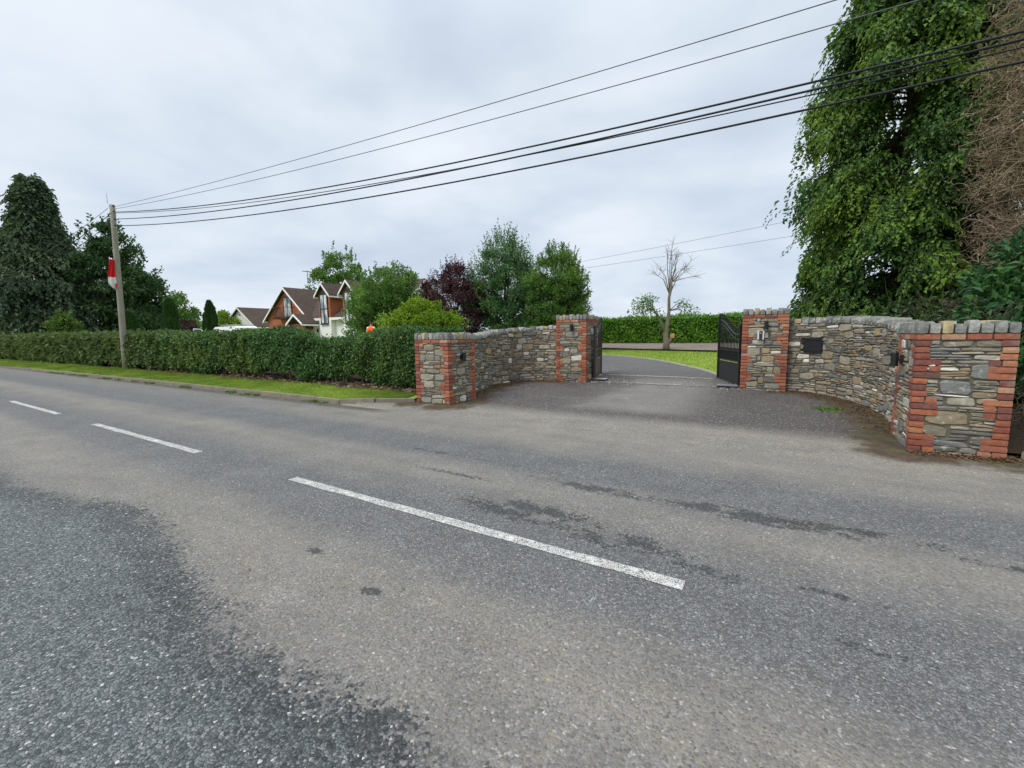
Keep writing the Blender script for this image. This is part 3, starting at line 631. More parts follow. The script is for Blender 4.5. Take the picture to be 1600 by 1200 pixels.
def pillar(label, s0, s1, q0, q1, zb, zt, seed):
    g = np.random.default_rng(seed); W, D = s1 - s0, q1 - q0; cap = .145
    t = thing("stone_pillar", label, "pillar", ((s0 + s1) / 2, (q0 + q1) / 2, zb), "stone and brick entrance pillars")
    core = MB(); e = .008; core.box((s0 + e, q0 + e, zb - .3), (s1 - e, q1 - e, zt - cap)); core.build("mortar_core", M['mortar'], t)
    pitch = .0745; H = zt - cap - zb; nc = int(H / pitch); pitch = H / nc
    sm = MB(); top = H - pitch
    faces = {'f': (W, lambda u, v, d: np.stack([s0 + u, np.full_like(u, q0) - d, zb + v], 1)), 'b': (W, lambda u, v, d: np.stack([s1 - u, np.full_like(u, q1) + d, zb + v], 1)),
             'l': (D, lambda u, v, d: np.stack([np.full_like(u, s0) - d, q1 - u, zb + v], 1)), 'r': (D, lambda u, v, d: np.stack([np.full_like(u, s1) + d, q0 + u, zb + v], 1))}
    for nm, (w, mp) in faces.items():
        rects = pack(w - .2, top, g, .15)
        mp2 = lambda u, v, d, mp=mp: mp(u + .1, v, d)
        stones(sm, rects, mp2, g, .003, .012)
    sm.build("stonework", M['stone'], t)
    bm_ = MB(); P = .016; jt = .0055
    for c in range(nc - 1):
        z = zb + (c + .5) * pitch; wide = (c // 3 + (seed % 2)) % 2 == 0
        for cx, sx in ((s0, 1), (s1, -1)):
            for cy, sy in ((q0, 1), (q1, -1)):
                a, d = (.222, .105) if wide else (.118, .205)
                a += g.uniform(-.012, .012); d += g.uniform(-.012, .012)
                parts = [(0, a)] if (not wide or g.random() < .6) else [(0, a / 2 - jt), (a / 2 + jt, a)]
                for k, (x0_, x1_) in enumerate(parts):
                    hx = (x1_ - x0_) / 2 + (P / 2 if k == 0 else 0); mx = (x0_ + x1_) / 2 - (P / 2 if k == 0 else 0)
                    dd = d if k == 0 else .1
                    bm_.block((cx + sx * mx, cy + sy * (dd / 2 - P / 2), z), (hx - jt * .3, dd / 2 + P / 2, pitch / 2 - jt), .012, .12)
    z = zb + (nc - .5) * pitch
    for (a0, a1, fx) in ((s0, s1, 0), (s0, s1, 1), (q0 + .1, q1 - .1, 2), (q0 + .1, q1 - .1, 3)):
        n = max(3, int(round((a1 - a0) / .225))); L = (a1 - a0 + (2 * P if fx < 2 else 0)) / n; st = a0 - (P if fx < 2 else 0)
        for i in range(n):
            m_ = st + (i + .5) * L
            if fx < 2: bm_.block((m_, (q0 - P + .055) if fx == 0 else (q1 + P - .055), z), (L / 2 - jt, .055, pitch / 2 - jt), .012, .12)
            else: bm_.block(((s0 - P + .055) if fx == 2 else (s1 + P - .055), m_, z), (.055, L / 2 - jt, pitch / 2 - jt), .012, .12)
    bm_.build("brick_quoins", M['brick'], t)
    cm = MB(); z = zt - cap; k = 0
    cm.box((s0 + .1, q0 + .1, z - .004), (s1 - .1, q1 - .1, z + .085))
    def row(p0, p1, ax, dep):
        nonlocal k
        L = np.linalg.norm(np.array(p1) - p0); n = int(round(L / .112)); w = L / n
        for i in range(n):
            f = (i + .5) / n; c = np.array(p0) * (1 - f) + np.array(p1) * f; h = cap * (1.02 if k % 2 == 0 else .8) * g.uniform(.94, 1.06); k += 1
            hw = w / 2 * g.uniform(.84, .97); hx, hy = (hw, dep) if ax == 0 else (dep, hw)
            cm.block((c[0], c[1], z + h / 2), (hx, hy, h / 2), .055, .28)
    o = .02
    row((s0 - o, q0 + .075), (s1 + o, q0 + .075), 0, .1); row((s0 - o, q1 - .075), (s1 + o, q1 - .075), 0, .1)
    row((s0 + .075, q0 + .18), (s0 + .075, q1 - .18), 1, .1); row((s1 - .075, q0 + .18), (s1 - .075, q1 - .18), 1, .1)
    cm.build("coping_stones", M['cap'], t, smooth=False)
    return t
def wall_light(t, p, n):      # small black cylinder lamp on a short bracket; n = outward direction
    n = np.array(n, float); p = np.array(p, float); mb = MB(); c = p + n * .085
    mb.tube([c + (0, 0, -.095), c + (0, 0, .085), c + (0, 0, .10)], [.042, .042, .03], 12)
    b = MB(); sd = np.array([-n[1], n[0], 0]) * .03
    b.slab([p - sd - (0, 0, .06), p + sd - (0, 0, .06), p + sd + (0, 0, .06), p - sd + (0, 0, .06)], n * .032); b.tube([p + n * .03, c], .016, 8)
    w = mb.build("wall_light", M['black'], t); b.build("bracket", M['black'], w)
P1 = pillar("low pillar at the end of the hedge", -6.92, -6.0, 7.12, 8.05, .04, 1.575, 11)
P2 = pillar("tall left gate pillar without intercom", -5.66, -4.74, 11.65, 12.55, .10, 2.07, 24)
P3 = pillar("tall gate pillar with the white intercom", -.81, .10, 11.74, 12.64, .11, 2.05, 35)
P4 = pillar("low roadside pillar nearest the camera, under the dark trees", 1.38, 2.20, 7.0, 7.95, .03, 1.60, 42)
wall_light(P1, (-5.99, 7.55, 1.05), (1, 0, 0)); wall_light(P2, (-5.15, 11.64, 1.70), (0, -1, 0)); wall_light(P3, (-.33, 11.73, 1.66), (0, -1, 0)); wall_light(P4, (1.37, 7.62, 1.12), (-1, 0, 0))
# intercom on the right gate pillar
mb = MB(); mb.box((-.50, 11.69, 1.33), (-.365, 11.725, 1.53)); ic = mb.build("intercom", M['whiteplastic'], P3)
mb = MB(); mb.box((-.465, 11.675, 1.335), (-.40, 11.6895, 1.525)); mb.build("panel", M['lens'], ic)
mb = MB(); mb.tube([(-.432, 11.6745, 1.475), (-.432, 11.668, 1.475)], .011, 10); mb.build("button", M['whiteplastic'], ic)
mb = MB(); mb.box((-.345, 11.70, 1.37), (-.285, 11.727, 1.49)); mb.build("keypad", M['concrete'], P3)

def wall(label, P, ztop, zb, side, seed, loc):
    """curved rubble wall; P = line of the face seen from the entrance, side = direction of that face (+1 left of P)"""
    g = np.random.default_rng(seed); P = np.array(P); L = np.concatenate([[0], np.cumsum(np.linalg.norm(np.diff(P, axis=0), axis=1))]); T = L[-1]
    t = thing("stone_wall", label, "wall", loc, "curved stone entrance walls")
    d = np.gradient(P, axis=0); d = unit(d); Nn = np.stack([-d[:, 1], d[:, 0]], 1) * side
    pt = lambda u: np.stack([np.interp(u, L, P[:, 0]), np.interp(u, L, P[:, 1])], -1)
    nn = lambda u: unit(np.stack([np.interp(u, L, Nn[:, 0]), np.interp(u, L, Nn[:, 1])], -1))
    cap = .13; zt = lambda u: np.interp(u, [x * T for x, _ in ztop], [z for _, z in ztop]) - cap
    th = .36; n = len(P); us = L; A = P; B = P - Nn * th; z = zt(us); mb = MB()
    V = np.vstack([np.c_[A, np.full(n, zb - .3)], np.c_[A, z], np.c_[B, z], np.c_[B, np.full(n, zb - .3)]])
    F = [(a * n + i, a * n + i + 1, (a + 1) * n + i + 1, (a + 1) * n + i) for a in range(3) for i in range(n - 1)] + [(0, n, 2 * n, 3 * n), (n - 1, 4 * n - 1, 3 * n - 1, 2 * n - 1)]
    mb.add(V, F); mb.build("mortar_core", M['mortar'], t)
    def mp(u, v, dd):
        q = pt(u) + nn(u) * np.asarray(dd)[:, None]; return np.c_[q, zb + v]
    sm = MB(); stones(sm, pack(T, lambda u: float(zt(u)) - zb, g, .09), mp, g, .008, .03); sm.build("stonework", M['stone'], t)
    cm = MB(); u = .0; k = 0
    while u < T - .05:
        w = g.uniform(.10, .16); w = min(w, T - u); um = np.array(u + w / 2); p = pt(um) - nn(um) * (th / 2 - .01); nv = nn(um); tv = np.array([nv[1], -nv[0]])
        h = cap * (1.05 if k % 2 == 0 else .82) * g.uniform(.9, 1.08); k += 1
        rot = np.array([[tv[0], nv[0], 0], [tv[1], nv[1], 0], [0, 0, 1]])
        cm.block((p[0], p[1], float(zt(um)) + h / 2 - .005), (w / 2 * .93, th / 2 + .03, h / 2), .07, .28, rot=rot); u += w
    cm.build("coping_stones", M['cap'], t)
    return t
WL = wall("curved stone wall left of the gates, rising from the low hedge pillar", LW, [(0, 1.46), (.25, 1.53), (.6, 1.68), (.85, 1.78), (1, 1.80)], .04, -1, 51, (-6.8, 10, .1))
WR = wall("curved stone wall right of the gates, with the black letterbox", RW, [(0, 1.83), (.3, 1.80), (.6, 1.70), (.8, 1.60), (1, 1.57)], .04, -1, 52, (1.3, 10.5, .1))
# black letterbox let into the right wall, square to the part of the wall it sits in
def letterbox():
    a = np.array([.33, 11.93]); a = RW[2] * .55 + RW[3] * .45; dd = unit(RW[10] - RW[4]); nrm = np.array([dd[1], -dd[0]]); nrm = -nrm if nrm @ (np.array([-2.5, 6]) - a) < 0 else nrm
    c = RW[7]; mk = lambda u, v, d: np.array([*(c + dd * u + nrm * d), v])
    def plate(u0, u1, v0, v1, d0, d1): 
        m_ = MB(); m_.slab([mk(u0, v0, d0), mk(u1, v0, d0), mk(u1, v1, d0), mk(u0, v1, d0)], (*(nrm * (d1 - d0)), 0)); return m_
    b = plate(-.24, .24, 1.03, 1.37, -.1, .055)
    lb = b.build("letterbox", M['boxblack'], WR)
    plate(-.21, .21, 1.06, 1.30, .0553, .062).build("door", M['boxblack'], lb)
    plate(-.22, .22, 1.312, 1.355, .0553, .078).build("flap", M['boxblack'], lb)
    plate(-.185, -.16, 1.16, 1.185, .0623, .068).build("lock", M['greymetal'], lb)
    plate(-.05, .05, 1.17, 1.182, .0623, .069).build("handle", M['boxblack'], lb)
letterbox()

# ------------------------------------------------------------------ gates
def gate(label, hinge, direc, zb, L, seed):
    d = unit(np.array(direc, float)); n = np.array([-d[1], d[0]]); hinge = np.array(hinge)
    t = thing("metal_gate", label, "gate", (*hinge, zb), "open metal entrance gates")
    pt = lambda u, z, o=0.: np.array([*(hinge + d * u + n * o), zb + z])
    def bar(a, c, w, dep, name, par=t, pad=None):
        mb = MB(); a, c = np.array(a), np.array(c); ax = unit(c - a); s1 = np.array([*n, 0.]); s2 = np.cross(ax, s1)
        P = [a - s1 * dep - s2 * w, a + s1 * dep - s2 * w, a + s1 * dep + s2 * w, a - s1 * dep + s2 * w]; P += [p + (c - a) for p in P]
        mb.hexa(P); return mb.build(name, M['black'], par)
    zl, zh = 1.80, 1.50
    top = lambda u: 1.28 + .40 * (lambda x: x * x * (3 - 2 * x))(np.clip((u / L - .12) / .80, 0, 1))
    for u, z in ((.03, zh), (L - .03, zl)):
        st = bar(pt(u, .03), pt(u, z), .03, .03, "stile"); mb = MB(); mb.tube([pt(u, z), pt(u, z + .03), pt(u, z + .06), pt(u, z + .085)], [.02, .036, .03, .008], 10); mb.build("finial", M['black'], st)
    us = np.linspace(.06, L - .06, 22); mb = MB(); mb.tube([pt(u, top(u)) for u in us], .022, 6); mb.build("top_rail", M['black'], t)
    mb = MB(); mb.tube([pt(u, top(u) - .11) for u in us], .014, 6); mb.build("under_rail", M['black'], t)
    for z in (.10, .56, .62, .88): bar(pt(.06, z), pt(L - .06, z), .018, .018, "rail")
    mb = MB(); P = [pt(.06, .118, -.006), pt(L - .06, .118, -.006), pt(L - .06, .542, -.006), pt(.06, .542, -.006)]; mb.slab(P, (*(n * .012), 0)); pan = mb.build("panel", M['black'], t)
    nb = 15
    for i in range(nb):
        u = .06 + (L - .12) * (i + .5) / nb; ob = None; mb = MB(); zt = top(u) + .13; mb.tube([pt(u, .638), pt(u, zt)], .013, 6); ob = mb.build("bar", M['black'], t)
        mb = MB(); mb.tube([pt(u, zt - .01), pt(u, zt + .02), pt(u, zt + .075)], [.014, .024, .002], 6); mb.build("spear_tip", M['black'], ob)
    for i in range(nb - 1):
        u = .06 + (L - .12) * (i + 1.) / nb; mb = MB(); mb.tube([pt(u, .638), pt(u, .90), pt(u, .95)], [.012, .012, .002], 6); mb.build("short_bar", M['black'], t)
    mb = MB()
    for i in range(6):       # row of scrolls below the bottom rail
        u = .12 + (L - .24) * (i + .5) / 6; a = np.linspace(0, np.pi, 9); mb.tube([pt(u + .09 * math.cos(x), .085 - .06 * math.sin(x)) for x in a], .008, 5)
    mb.build("scrollwork", M['black'], t)
    return t
gate("black metal gate leaf open against the tall left pillar, seen edge-on", (-4.62, 12.0), (-.25, 1.0), .17, 1.82, 1)
gate("black metal gate leaf open beside the pillar with the intercom", (-.86, 12.0), (-.40, 1.0), .16, 1.82, 2)
def motor(label, s0, s1, q0, q1):
    z = float(gz((s0 + s1) / 2, (q0 + q1) / 2)); t = thing("gate_motor", label, "gate motor", ((s0 + s1) / 2, (q0 + q1) / 2, z), "gate motor boxes in the ground")
    mb = MB(); mb.box((s0, q0, z - .05), (s1, q1, z + .055)); mb.build("housing", M['boxblack'], t)
    mb = MB(); mb.slab([(s0 - .012, q0 - .012, z + .0554), (s1 + .012, q0 - .012, z + .0554), (s1 + .012, q1 + .012, z + .0554), (s0 - .012, q1 + .012, z + .0554)], (0, 0, .016)); mb.build("lid", M['greymetal'], t)
motor("flat gate motor box with pale lid under the right gate leaf", -1.32, -.88, 11.80, 12.12); motor("flat gate motor box with pale lid under the left gate leaf", -4.70, -4.28, 11.98, 12.26)
# ------------------------------------------------------------------ foliage builders
def emit(name, parts, mt, parent=None, loc=(0, 0, 0)):
    V = np.vstack([p[0] for p in parts]); off = 0; F = []
    for p in parts: F.append(p[1] + off); off += len(p[0])
    return np_mesh(name, V, np.vstack(F), mt, parent, loc)
def broad(name, label, cat, s, q, z0, H, prof, nc, cr, nl, L, W, mt, seed, bark='bark', th=.22, tr=.13, flat=.75, up=.35, shoots=0, shl=.6, bottom=.0, group=None, limbs=26, inner=.35, fork=.45):
    g = np.random.default_rng(seed); t = thing(name, label, cat, (s, q, z0), group); base = np.array([s, q, z0])
    hh = np.linspace(0, 1, 60); rr = np.interp(hh, [p[0] for p in prof], [p[1] for p in prof])
    w = (rr ** 1.5 + .02); h = np.interp(g.uniform(0, 1, nc), np.cumsum(w) / w.sum(), hh); a = g.uniform(0, 2 * np.pi, nc)
    lob = 1 + .16 * np.sin(a * 3 + seed) + .10 * np.sin(a * 5 + h * 9 + seed * 2)
    r = np.interp(h, hh, rr) * np.sqrt(g.uniform(inner ** 2, 1, nc)) * lob * g.uniform(.85, 1.08, nc)
    Cc = base + np.stack([r * np.cos(a), r * np.sin(a), h * H], 1)
    cnt = (nl * g.uniform(.5, 1.5, nc)).astype(int); idx = np.repeat(np.arange(nc), cnt); N = len(idx)
    sz = (cr * g.uniform(.6, 1.35, nc))[idx][:, None]; b = ball(N, g)
    P = Cc[idx] + b * sz * np.array([1, 1, flat]); P[:, 2] = np.maximum(P[:, 2], z0 + bottom)
    out = unit(Cc[idx] - base - np.array([0, 0, H * .45]) + .001)
    D = unit(b * .7 + out * .5 + g.normal(0, .5, (N, 3)) + np.array([0, 0, -.1])); Nm = unit(np.array([0, 0, 1.]) * up * 2 + out * .6 + g.normal(0, .55, (N, 3)))
    parts = [leafset(P, D, Nm, L * g.uniform(.65, 1.3, N), W * g.uniform(.7, 1.25, N))]
    sp = []
    if shoots:
        h = g.uniform(.25, 1, shoots); a = g.uniform(0, 2 * np.pi, shoots); r = np.interp(h, hh, rr) * .92
        S0 = base + np.stack([r * np.cos(a), r * np.sin(a), h * H], 1); Dd = unit(np.stack([np.cos(a) * (1.05 - h), np.sin(a) * (1.05 - h), .35 + h * 1.1], 1) + g.normal(0, .18, (shoots, 3)))
        ln = shl * g.uniform(.5, 1.3, shoots); m_ = 16; f = np.tile(np.linspace(.0, 1, m_), shoots); ix = np.repeat(np.arange(shoots), m_)
        Pp = S0[ix] + Dd[ix] * (ln[ix] * f)[:, None] + g.normal(0, .05 * shl, (len(ix), 3))
        parts.append(leafset(Pp, Dd[ix] + g.normal(0, .6, (len(ix), 3)), g.normal(size=(len(ix), 3)) + (0, 0, .6), L * .9, W * .9))
        sp = [(S0[i] - Dd[i] * .4, S0[i] + Dd[i] * ln[i]) for i in range(0, shoots)]
    emit("crown", parts, mt, t)
    mb = MB(); top = base + np.array([.1 * g.normal(), .1 * g.normal(), H * .8]); tp = np.linspace(0, 1, 9)[:, None]
    tk = base * (1 - tp) + top * tp + np.c_[np.sin(tp * 5 + seed) * .06 * tr / .13, np.cos(tp * 4 + seed) * .05, tp * 0]; tk[0, 2] -= .2
    mb.tube(tk, tr * (1 - .82 * tp[:, 0]), 8)
    for i in g.choice(nc, min(limbs, nc), False):
        c = Cc[i]; f = np.clip((c[2] - z0) / H * fork + .08, .06, .75); p0 = base + (top - base) * f; x = np.linspace(0, 1, 6)[:, None]
        cv = p0 * (1 - x) + c * x; cv[:, 2] += .12 * np.sin(x[:, 0] * np.pi) * np.linalg.norm(c - p0); mb.tube(cv, tr * .42 * (1 - f * .5) * (1 - .85 * x[:, 0]), 5)
    for a_, c_ in sp: mb.tube([a_, c_], [.012, .004], 3)
    mb.build("trunk", M[bark], t, smooth=True)
    return t
def conifer(name, label, s, q, z0, H, prof, nb, ns, nl, spl, L, W, mt, seed, tr=.25, droop=.55, latw=.10, rag=.15, f0=.38, jit=.10, boughs=0, dead=0, deadmat='darktwig', bottom=.05, lean=(0, 0), cat="tree", group=None, arc=None, hmax=1.):
    g = np.random.default_rng(seed); t = thing(name, label, cat, (s, q, z0), group); base = np.array([s, q, z0]); ln = np.array([lean[0], lean[1], 0.])
    h = np.sort(g.uniform(bottom, hmax, nb)); a = g.uniform(0, 2 * np.pi, nb); R = np.interp(h, [p[0] for p in prof], [p[1] for p in prof]) * (1 + .15 * np.sin(3 * a + h * 11 + seed)) * g.uniform(.72, 1.12, nb) * (1 + rag * np.sin(a * 2 + h * 23 + seed) * np.sin(h * 41 + a))
    R = np.minimum(R, np.interp(h, [p[0] for p in prof], [p[1] for p in prof]) * (1.15 if rag < .5 else 1.3))
    if boughs:      # gather most branches into separate heavy boughs, the rest fill the dark inside
        hc = bottom + (hmax - bottom) * (np.arange(boughs) + g.uniform(0, 1, boughs)) / boughs; ac = np.arange(boughs) * 2.39996 + g.normal(0, .35, boughs); rc = g.uniform(.88, 1.09, boughs)
        m_ = int(nb * .64); k_ = np.arange(m_) % boughs; h[:m_] = np.clip(hc[k_] + g.normal(0, .009, m_), .02, 1); a[:m_] = ac[k_] + g.normal(0, .17, m_)
        base_r = np.interp(h, [p[0] for p in prof], [p[1] for p in prof]); R = base_r * .68 * g.uniform(.8, 1.1, nb); R[:m_] = base_r[:m_] * rc[k_] * g.uniform(.85, 1.08, m_)
    o = np.stack([np.cos(a), np.sin(a), 0 * a], 1); P0 = base + np.c_[0 * h, 0 * h, h * H] + ln * h[:, None]
    f = g.uniform(f0, 1., (nb, ns)) ** .8; bi = np.repeat(np.arange(nb), ns); ff = f.ravel()
    rise = g.uniform(-.05, .22, nb)
    bp = lambda i, x: P0[i] + o[i] * (R[i] * x)[:, None] + np.c_[0 * x, 0 * x, R[i] * (rise[i] * x * 1.3 - droop * .75 * x ** 2.2)]
    C0 = bp(bi, ff) + g.normal(0, jit, (len(bi), 3)) * np.maximum(.6, R[bi, None] * .6); side = np.stack([-o[bi, 1], o[bi, 0], 0 * ff], 1)
    ax = unit(o[bi] * (.75 - .35 * ff)[:, None] + side * g.normal(0, .45, (len(bi), 1)) + np.c_[0 * ff, 0 * ff, -droop * (.5 + ff)] + g.normal(0, .16, (len(bi), 3)))
    sl_ = spl * g.uniform(.55, 1.35, len(bi))
    N = len(bi) * nl; k = np.repeat(np.arange(len(bi)), nl); x = np.tile(np.linspace(.02, 1, nl), len(bi)); sg = np.where(np.tile(np.arange(nl), len(bi)) % 2 == 0, 1., -1.)
    nrm = unit(np.cross(ax, np.cross(np.array([0, 0, 1.]), ax)) + g.normal(0, .3, (len(bi), 3))); lat = unit(np.cross(nrm, ax))
    P = C0[k] + ax[k] * (x * sl_[k])[:, None] + np.c_[0 * x, 0 * x, -.35 * droop * sl_[k] * x ** 2] + lat[k] * (sg * latw * sl_[k] * (1 - x * .6) * np.where(latw > .15, g.uniform(.2, 1.3, N), 1.))[:, None]
    D = unit(ax[k] + lat[k] * (sg * (.95 - .6 * x))[:, None] + g.normal(0, .2, (N, 3)) + np.c_[0 * x, 0 * x, -.35 * droop * x])
    P[:, 2] = np.maximum(P[:, 2], z0 + .1)
    emit("crown", [leafset(P, D, nrm[k] + g.normal(0, .3, (N, 3)), L * np.clip(g.lognormal(0, .32, N), .4, 1.8) * (1.15 - .45 * x), W * np.clip(g.lognormal(0, .3, N), .5, 1.7))], mt, t)
    mb = MB(); tp = np.linspace(0, 1, 10); tk = base + np.c_[0 * tp, 0 * tp, tp * H * .96] + ln * tp[:, None]; tk[0, 2] -= .3; mb.tube(tk, tr * (1 - .9 * tp) + .012, 8)
    for i in range(0, nb):
        xx = np.linspace(0, .95, 6); mb.tube(bp(np.full(6, i), xx), .02 * (1 + R[i] * .4) * (1 - .8 * xx), 4)
    mb.build("trunk", M['bark'], t, smooth=True)
    if dead:
        hd = g.uniform(.01, dead, 420); ad = g.uniform(0, 2 * np.pi, 420); od = np.stack([np.cos(ad), np.sin(ad), g.normal(-.15, .25, 420)], 1); Rd = np.interp(hd, [p[0] for p in prof], [p[1] for p in prof])
        Pd = base + np.c_[0 * hd, 0 * hd, hd * H] + od * (Rd * g.uniform(.1, .7, 420))[:, None]
        V, F = twigset(Pd, od, Rd * g.uniform(.3, .7, 420), .010, 5, .3, .06, seed); np_mesh("dead_branches", V, F, M[deadmat], t)
    return t
def hedge_leaves(g, pts_fn, n, L, W, Nout, jitter):
    P, out, sc = pts_fn(n); N = len(P); D = unit(out * .35 + g.normal(0, .6, (N, 3)) + np.array([0, 0, -.25])); Nm = unit(out + g.normal(0, .55, (N, 3)))
    P = P + out * g.normal(0, jitter, (N, 1)) + g.normal(0, .02, (N, 3))
    return leafset(P, D, Nm, L * sc * g.uniform(.6, 1.3, N), W * sc * g.uniform(.7, 1.25, N))

# ------------------------------------------------------------------ roadside hedge
def road_hedge():
    g = np.random.default_rng(61); t = thing("hedge", "long clipped dark green hedge along the grass verge", "hedge", (-22, 8.8, .2))
    s0, s1 = -75., -6.98
    top = lambda s, q=8.0: np.interp(s + 1.1 * (np.asarray(q) - 8.0), [-75, -45, -30, -20, -16, -13.3, -12.3, -11.8, -10.6, -10.1, -9.2, -7.6, -6.95], [1.86, 1.82, 1.77, 1.72, 1.69, 1.72, 1.64, 1.36, 1.35, 1.40, 1.60, 1.61, 1.54]) - np.where((s < -17) & (s > -21.5), .05, 0) + .03 * np.sin(s * 2.1) + .025 * np.sin(s * 5.3 + 1)
    wob = lambda s, z: .10 * np.sin(s * 1.1 + z * 1.3) + .07 * np.sin(s * 2.9 + z * 2.1 + 2) + .04 * np.sin(s * 6.1 - z * 5)
    qf = lambda s, z: 7.95 + .0 * s + wob(s, z) + .28 * np.clip((.62 - z) / .62, 0, 1) ** 1.5
    low = lambda s: .32 + .10 * np.sin(s * 1.7) + .08 * np.sin(s * 4.3 + 1) + .05 * np.sin(s * 9.1) - np.where(s > -9.4, .16, 0) + .1 * np.exp(-((s + 15) / 3.) ** 2)
    def samp(n, face):
        u = g.uniform(0, 1, n); s = s1 - (s1 - s0) * u ** 2.6; sc = np.clip(np.sqrt(((s) ** 2 + 64)) / 13., .85, 3.2)
        tp = top(s); z = low(s) + (tp - low(s)) * g.uniform(0, 1, n) ** .9
        if face == 0: P = np.stack([s, qf(s, z) + .05 * np.clip((z - tp + .12) / .12, 0, 1), z], 1); o = np.tile([0, -1., .12], (n, 1))
        elif face == 1: q = g.uniform(8., 9.0, n); tp = top(s, q); P = np.stack([s, q, tp - .05 * (np.abs(q - 8.5) / .5) ** 3], 1); o = np.tile([0, -.15, 1.], (n, 1))
        else: q = g.uniform(7.95, 8.95, n); P = np.stack([np.full(n, s1 + .02) + .03 * np.sin(q * 9), q, g.uniform(.2, 1.6, n)], 1); o = np.tile([1., -.1, .1], (n, 1)); sc = np.full(n, .9)
        return P, o, sc
    parts = [hedge_leaves(g, lambda n: samp(n, 0), 62000, .085, .056, None, .05), hedge_leaves(g, lambda n: samp(n, 1), 26000, .08, .05, None, .055), hedge_leaves(g, lambda n: samp(n, 2), 1500, .075, .048, None, .03)]
    # stray shoots above the clipped top
    n = 1300; s = s1 - (s1 - s0) * g.uniform(0, 1, n) ** 2.2; qq_ = g.uniform(8.0, 8.9, n); P = np.stack([s, qq_, top(s, qq_)], 1); k = np.repeat(np.arange(n), 5); P2 = P[k]; P2[:, 2] += g.uniform(0, .12, len(k)); parts.append(leafset(P2, g.normal(0, .6, (len(k), 3)) + (0, 0, .6), g.normal(size=(len(k), 3)), .07, .035))
    emit("foliage", parts, M['leaf_hedge'], t)
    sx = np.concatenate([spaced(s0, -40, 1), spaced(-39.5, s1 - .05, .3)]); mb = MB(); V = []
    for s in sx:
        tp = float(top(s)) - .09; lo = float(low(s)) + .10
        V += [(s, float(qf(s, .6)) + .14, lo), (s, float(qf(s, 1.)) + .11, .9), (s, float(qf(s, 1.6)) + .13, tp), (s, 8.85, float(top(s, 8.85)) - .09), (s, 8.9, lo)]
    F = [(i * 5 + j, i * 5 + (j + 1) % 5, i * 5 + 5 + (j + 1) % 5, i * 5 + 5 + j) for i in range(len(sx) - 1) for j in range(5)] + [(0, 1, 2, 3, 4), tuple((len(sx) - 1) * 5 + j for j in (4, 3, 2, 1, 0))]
    mb.add(V, F); mb.build("dark_core", M['hedgecore'], t)  # solid dark core added behind the leaves to stop see-through
    mb = MB(); s = s1 - .3
    while s > -40:
        q = 8.15 + g.uniform(0, .35); b = np.array([s, q, .12]); mb = MB(); mb.tube([b, b + (g.normal(0, .05), g.normal(0, .03), .3), b + (g.normal(0, .12), g.normal(0, .04), .75)], [.04 * g.uniform(.6, 1.7), .026, .016], 5); mb.build("stem", M['palebark'], t); s -= g.uniform(.15, .55)
road_hedge()
# rubble and fallen leaves in the bed under the hedge
mb = MB(); g = np.random.default_rng(62)
for i in range(900):
    s = -7.6 - 17 * g.random() ** 1.3; q = g.uniform(bedq(s) + .02, 8.5); a = g.uniform(0, 6.3); h = g.lognormal(math.log(.024), .5)
    R = np.array(Matrix.Rotation(a, 3, 'Z') @ Matrix.Rotation(g.normal(0, .4), 3, 'X')); mb.block((s, q, .14 + (q - bedq(s)) * .085 + h * .25), (h * g.uniform(1., 1.9), h * g.uniform(.7, 1.2), h * g.uniform(.35, .8)), .15, .5, rot=R)
tag(mb.build("rubble", M['rubble']), kind='stuff')
def litter(name, P, L, mt, flatn=1.2, seed=5):
    g = np.random.default_rng(seed); n = len(P); D = np.stack([g.normal(size=n), g.normal(size=n), np.abs(g.normal(0, .25, n))], 1)
    V, F = leafset(P, D, g.normal(0, .4, (n, 3)) + (0, 0, flatn), L * g.uniform(.6, 1.4, n), L * .55 * g.uniform(.6, 1.2, n)); return tag(np_mesh(name, V, F, mt), kind='stuff')
n = 5200; s = -7.2 - 20 * g.random(n) ** 1.4; bq = np.array([bedq(x) for x in s]); q = bq + g.uniform(0, 1.0, n); litter("fallen_leaves", np.stack([s, q, .147 + (q - bq) * .086], 1), .07, M['dead_leaf'])
# leaves and debris along the foot of the walls and round the near pillar
n = 1500; k = g.integers(0, len(RW), n); wgt = np.abs(g.normal(0, .2, n)); c = np.array([-2.75, 10.])
P = RW[k] + unit(c - RW[k]) * (wgt[:, None] + .03) + g.normal(0, .05, (n, 2)); litter("fallen_leaves", np.c_[P, gz(P[:, 0], P[:, 1]) + .012], .032, M['dead_leaf'], seed=8)
n = 1300; s = np.concatenate([g.uniform(1.35, 2.4, 700), g.uniform(2.3, 3.6, 600)]); q = np.concatenate([7.0 - np.abs(g.normal(0, .09, 700)) - .02, g.uniform(6.15, 7.6, 600)])
litter("fallen_leaves", np.stack([s, q, np.where(s > 2.45, .13 + np.clip(q - 6.3, 0, 2) * .05, gz(s, q) + .012)], 1), .036, M['dead_leaf'], seed=9)
n = 500; k = g.integers(0, len(LW), n); P = LW[k] + unit(np.array([-2.75, 10.]) - LW[k]) * (np.abs(g.normal(0, .2, n))[:, None] + .04); litter("fallen_leaves", np.c_[P, gz(P[:, 0], P[:, 1]) + .012], .045, M['dead_leaf'], seed=10)
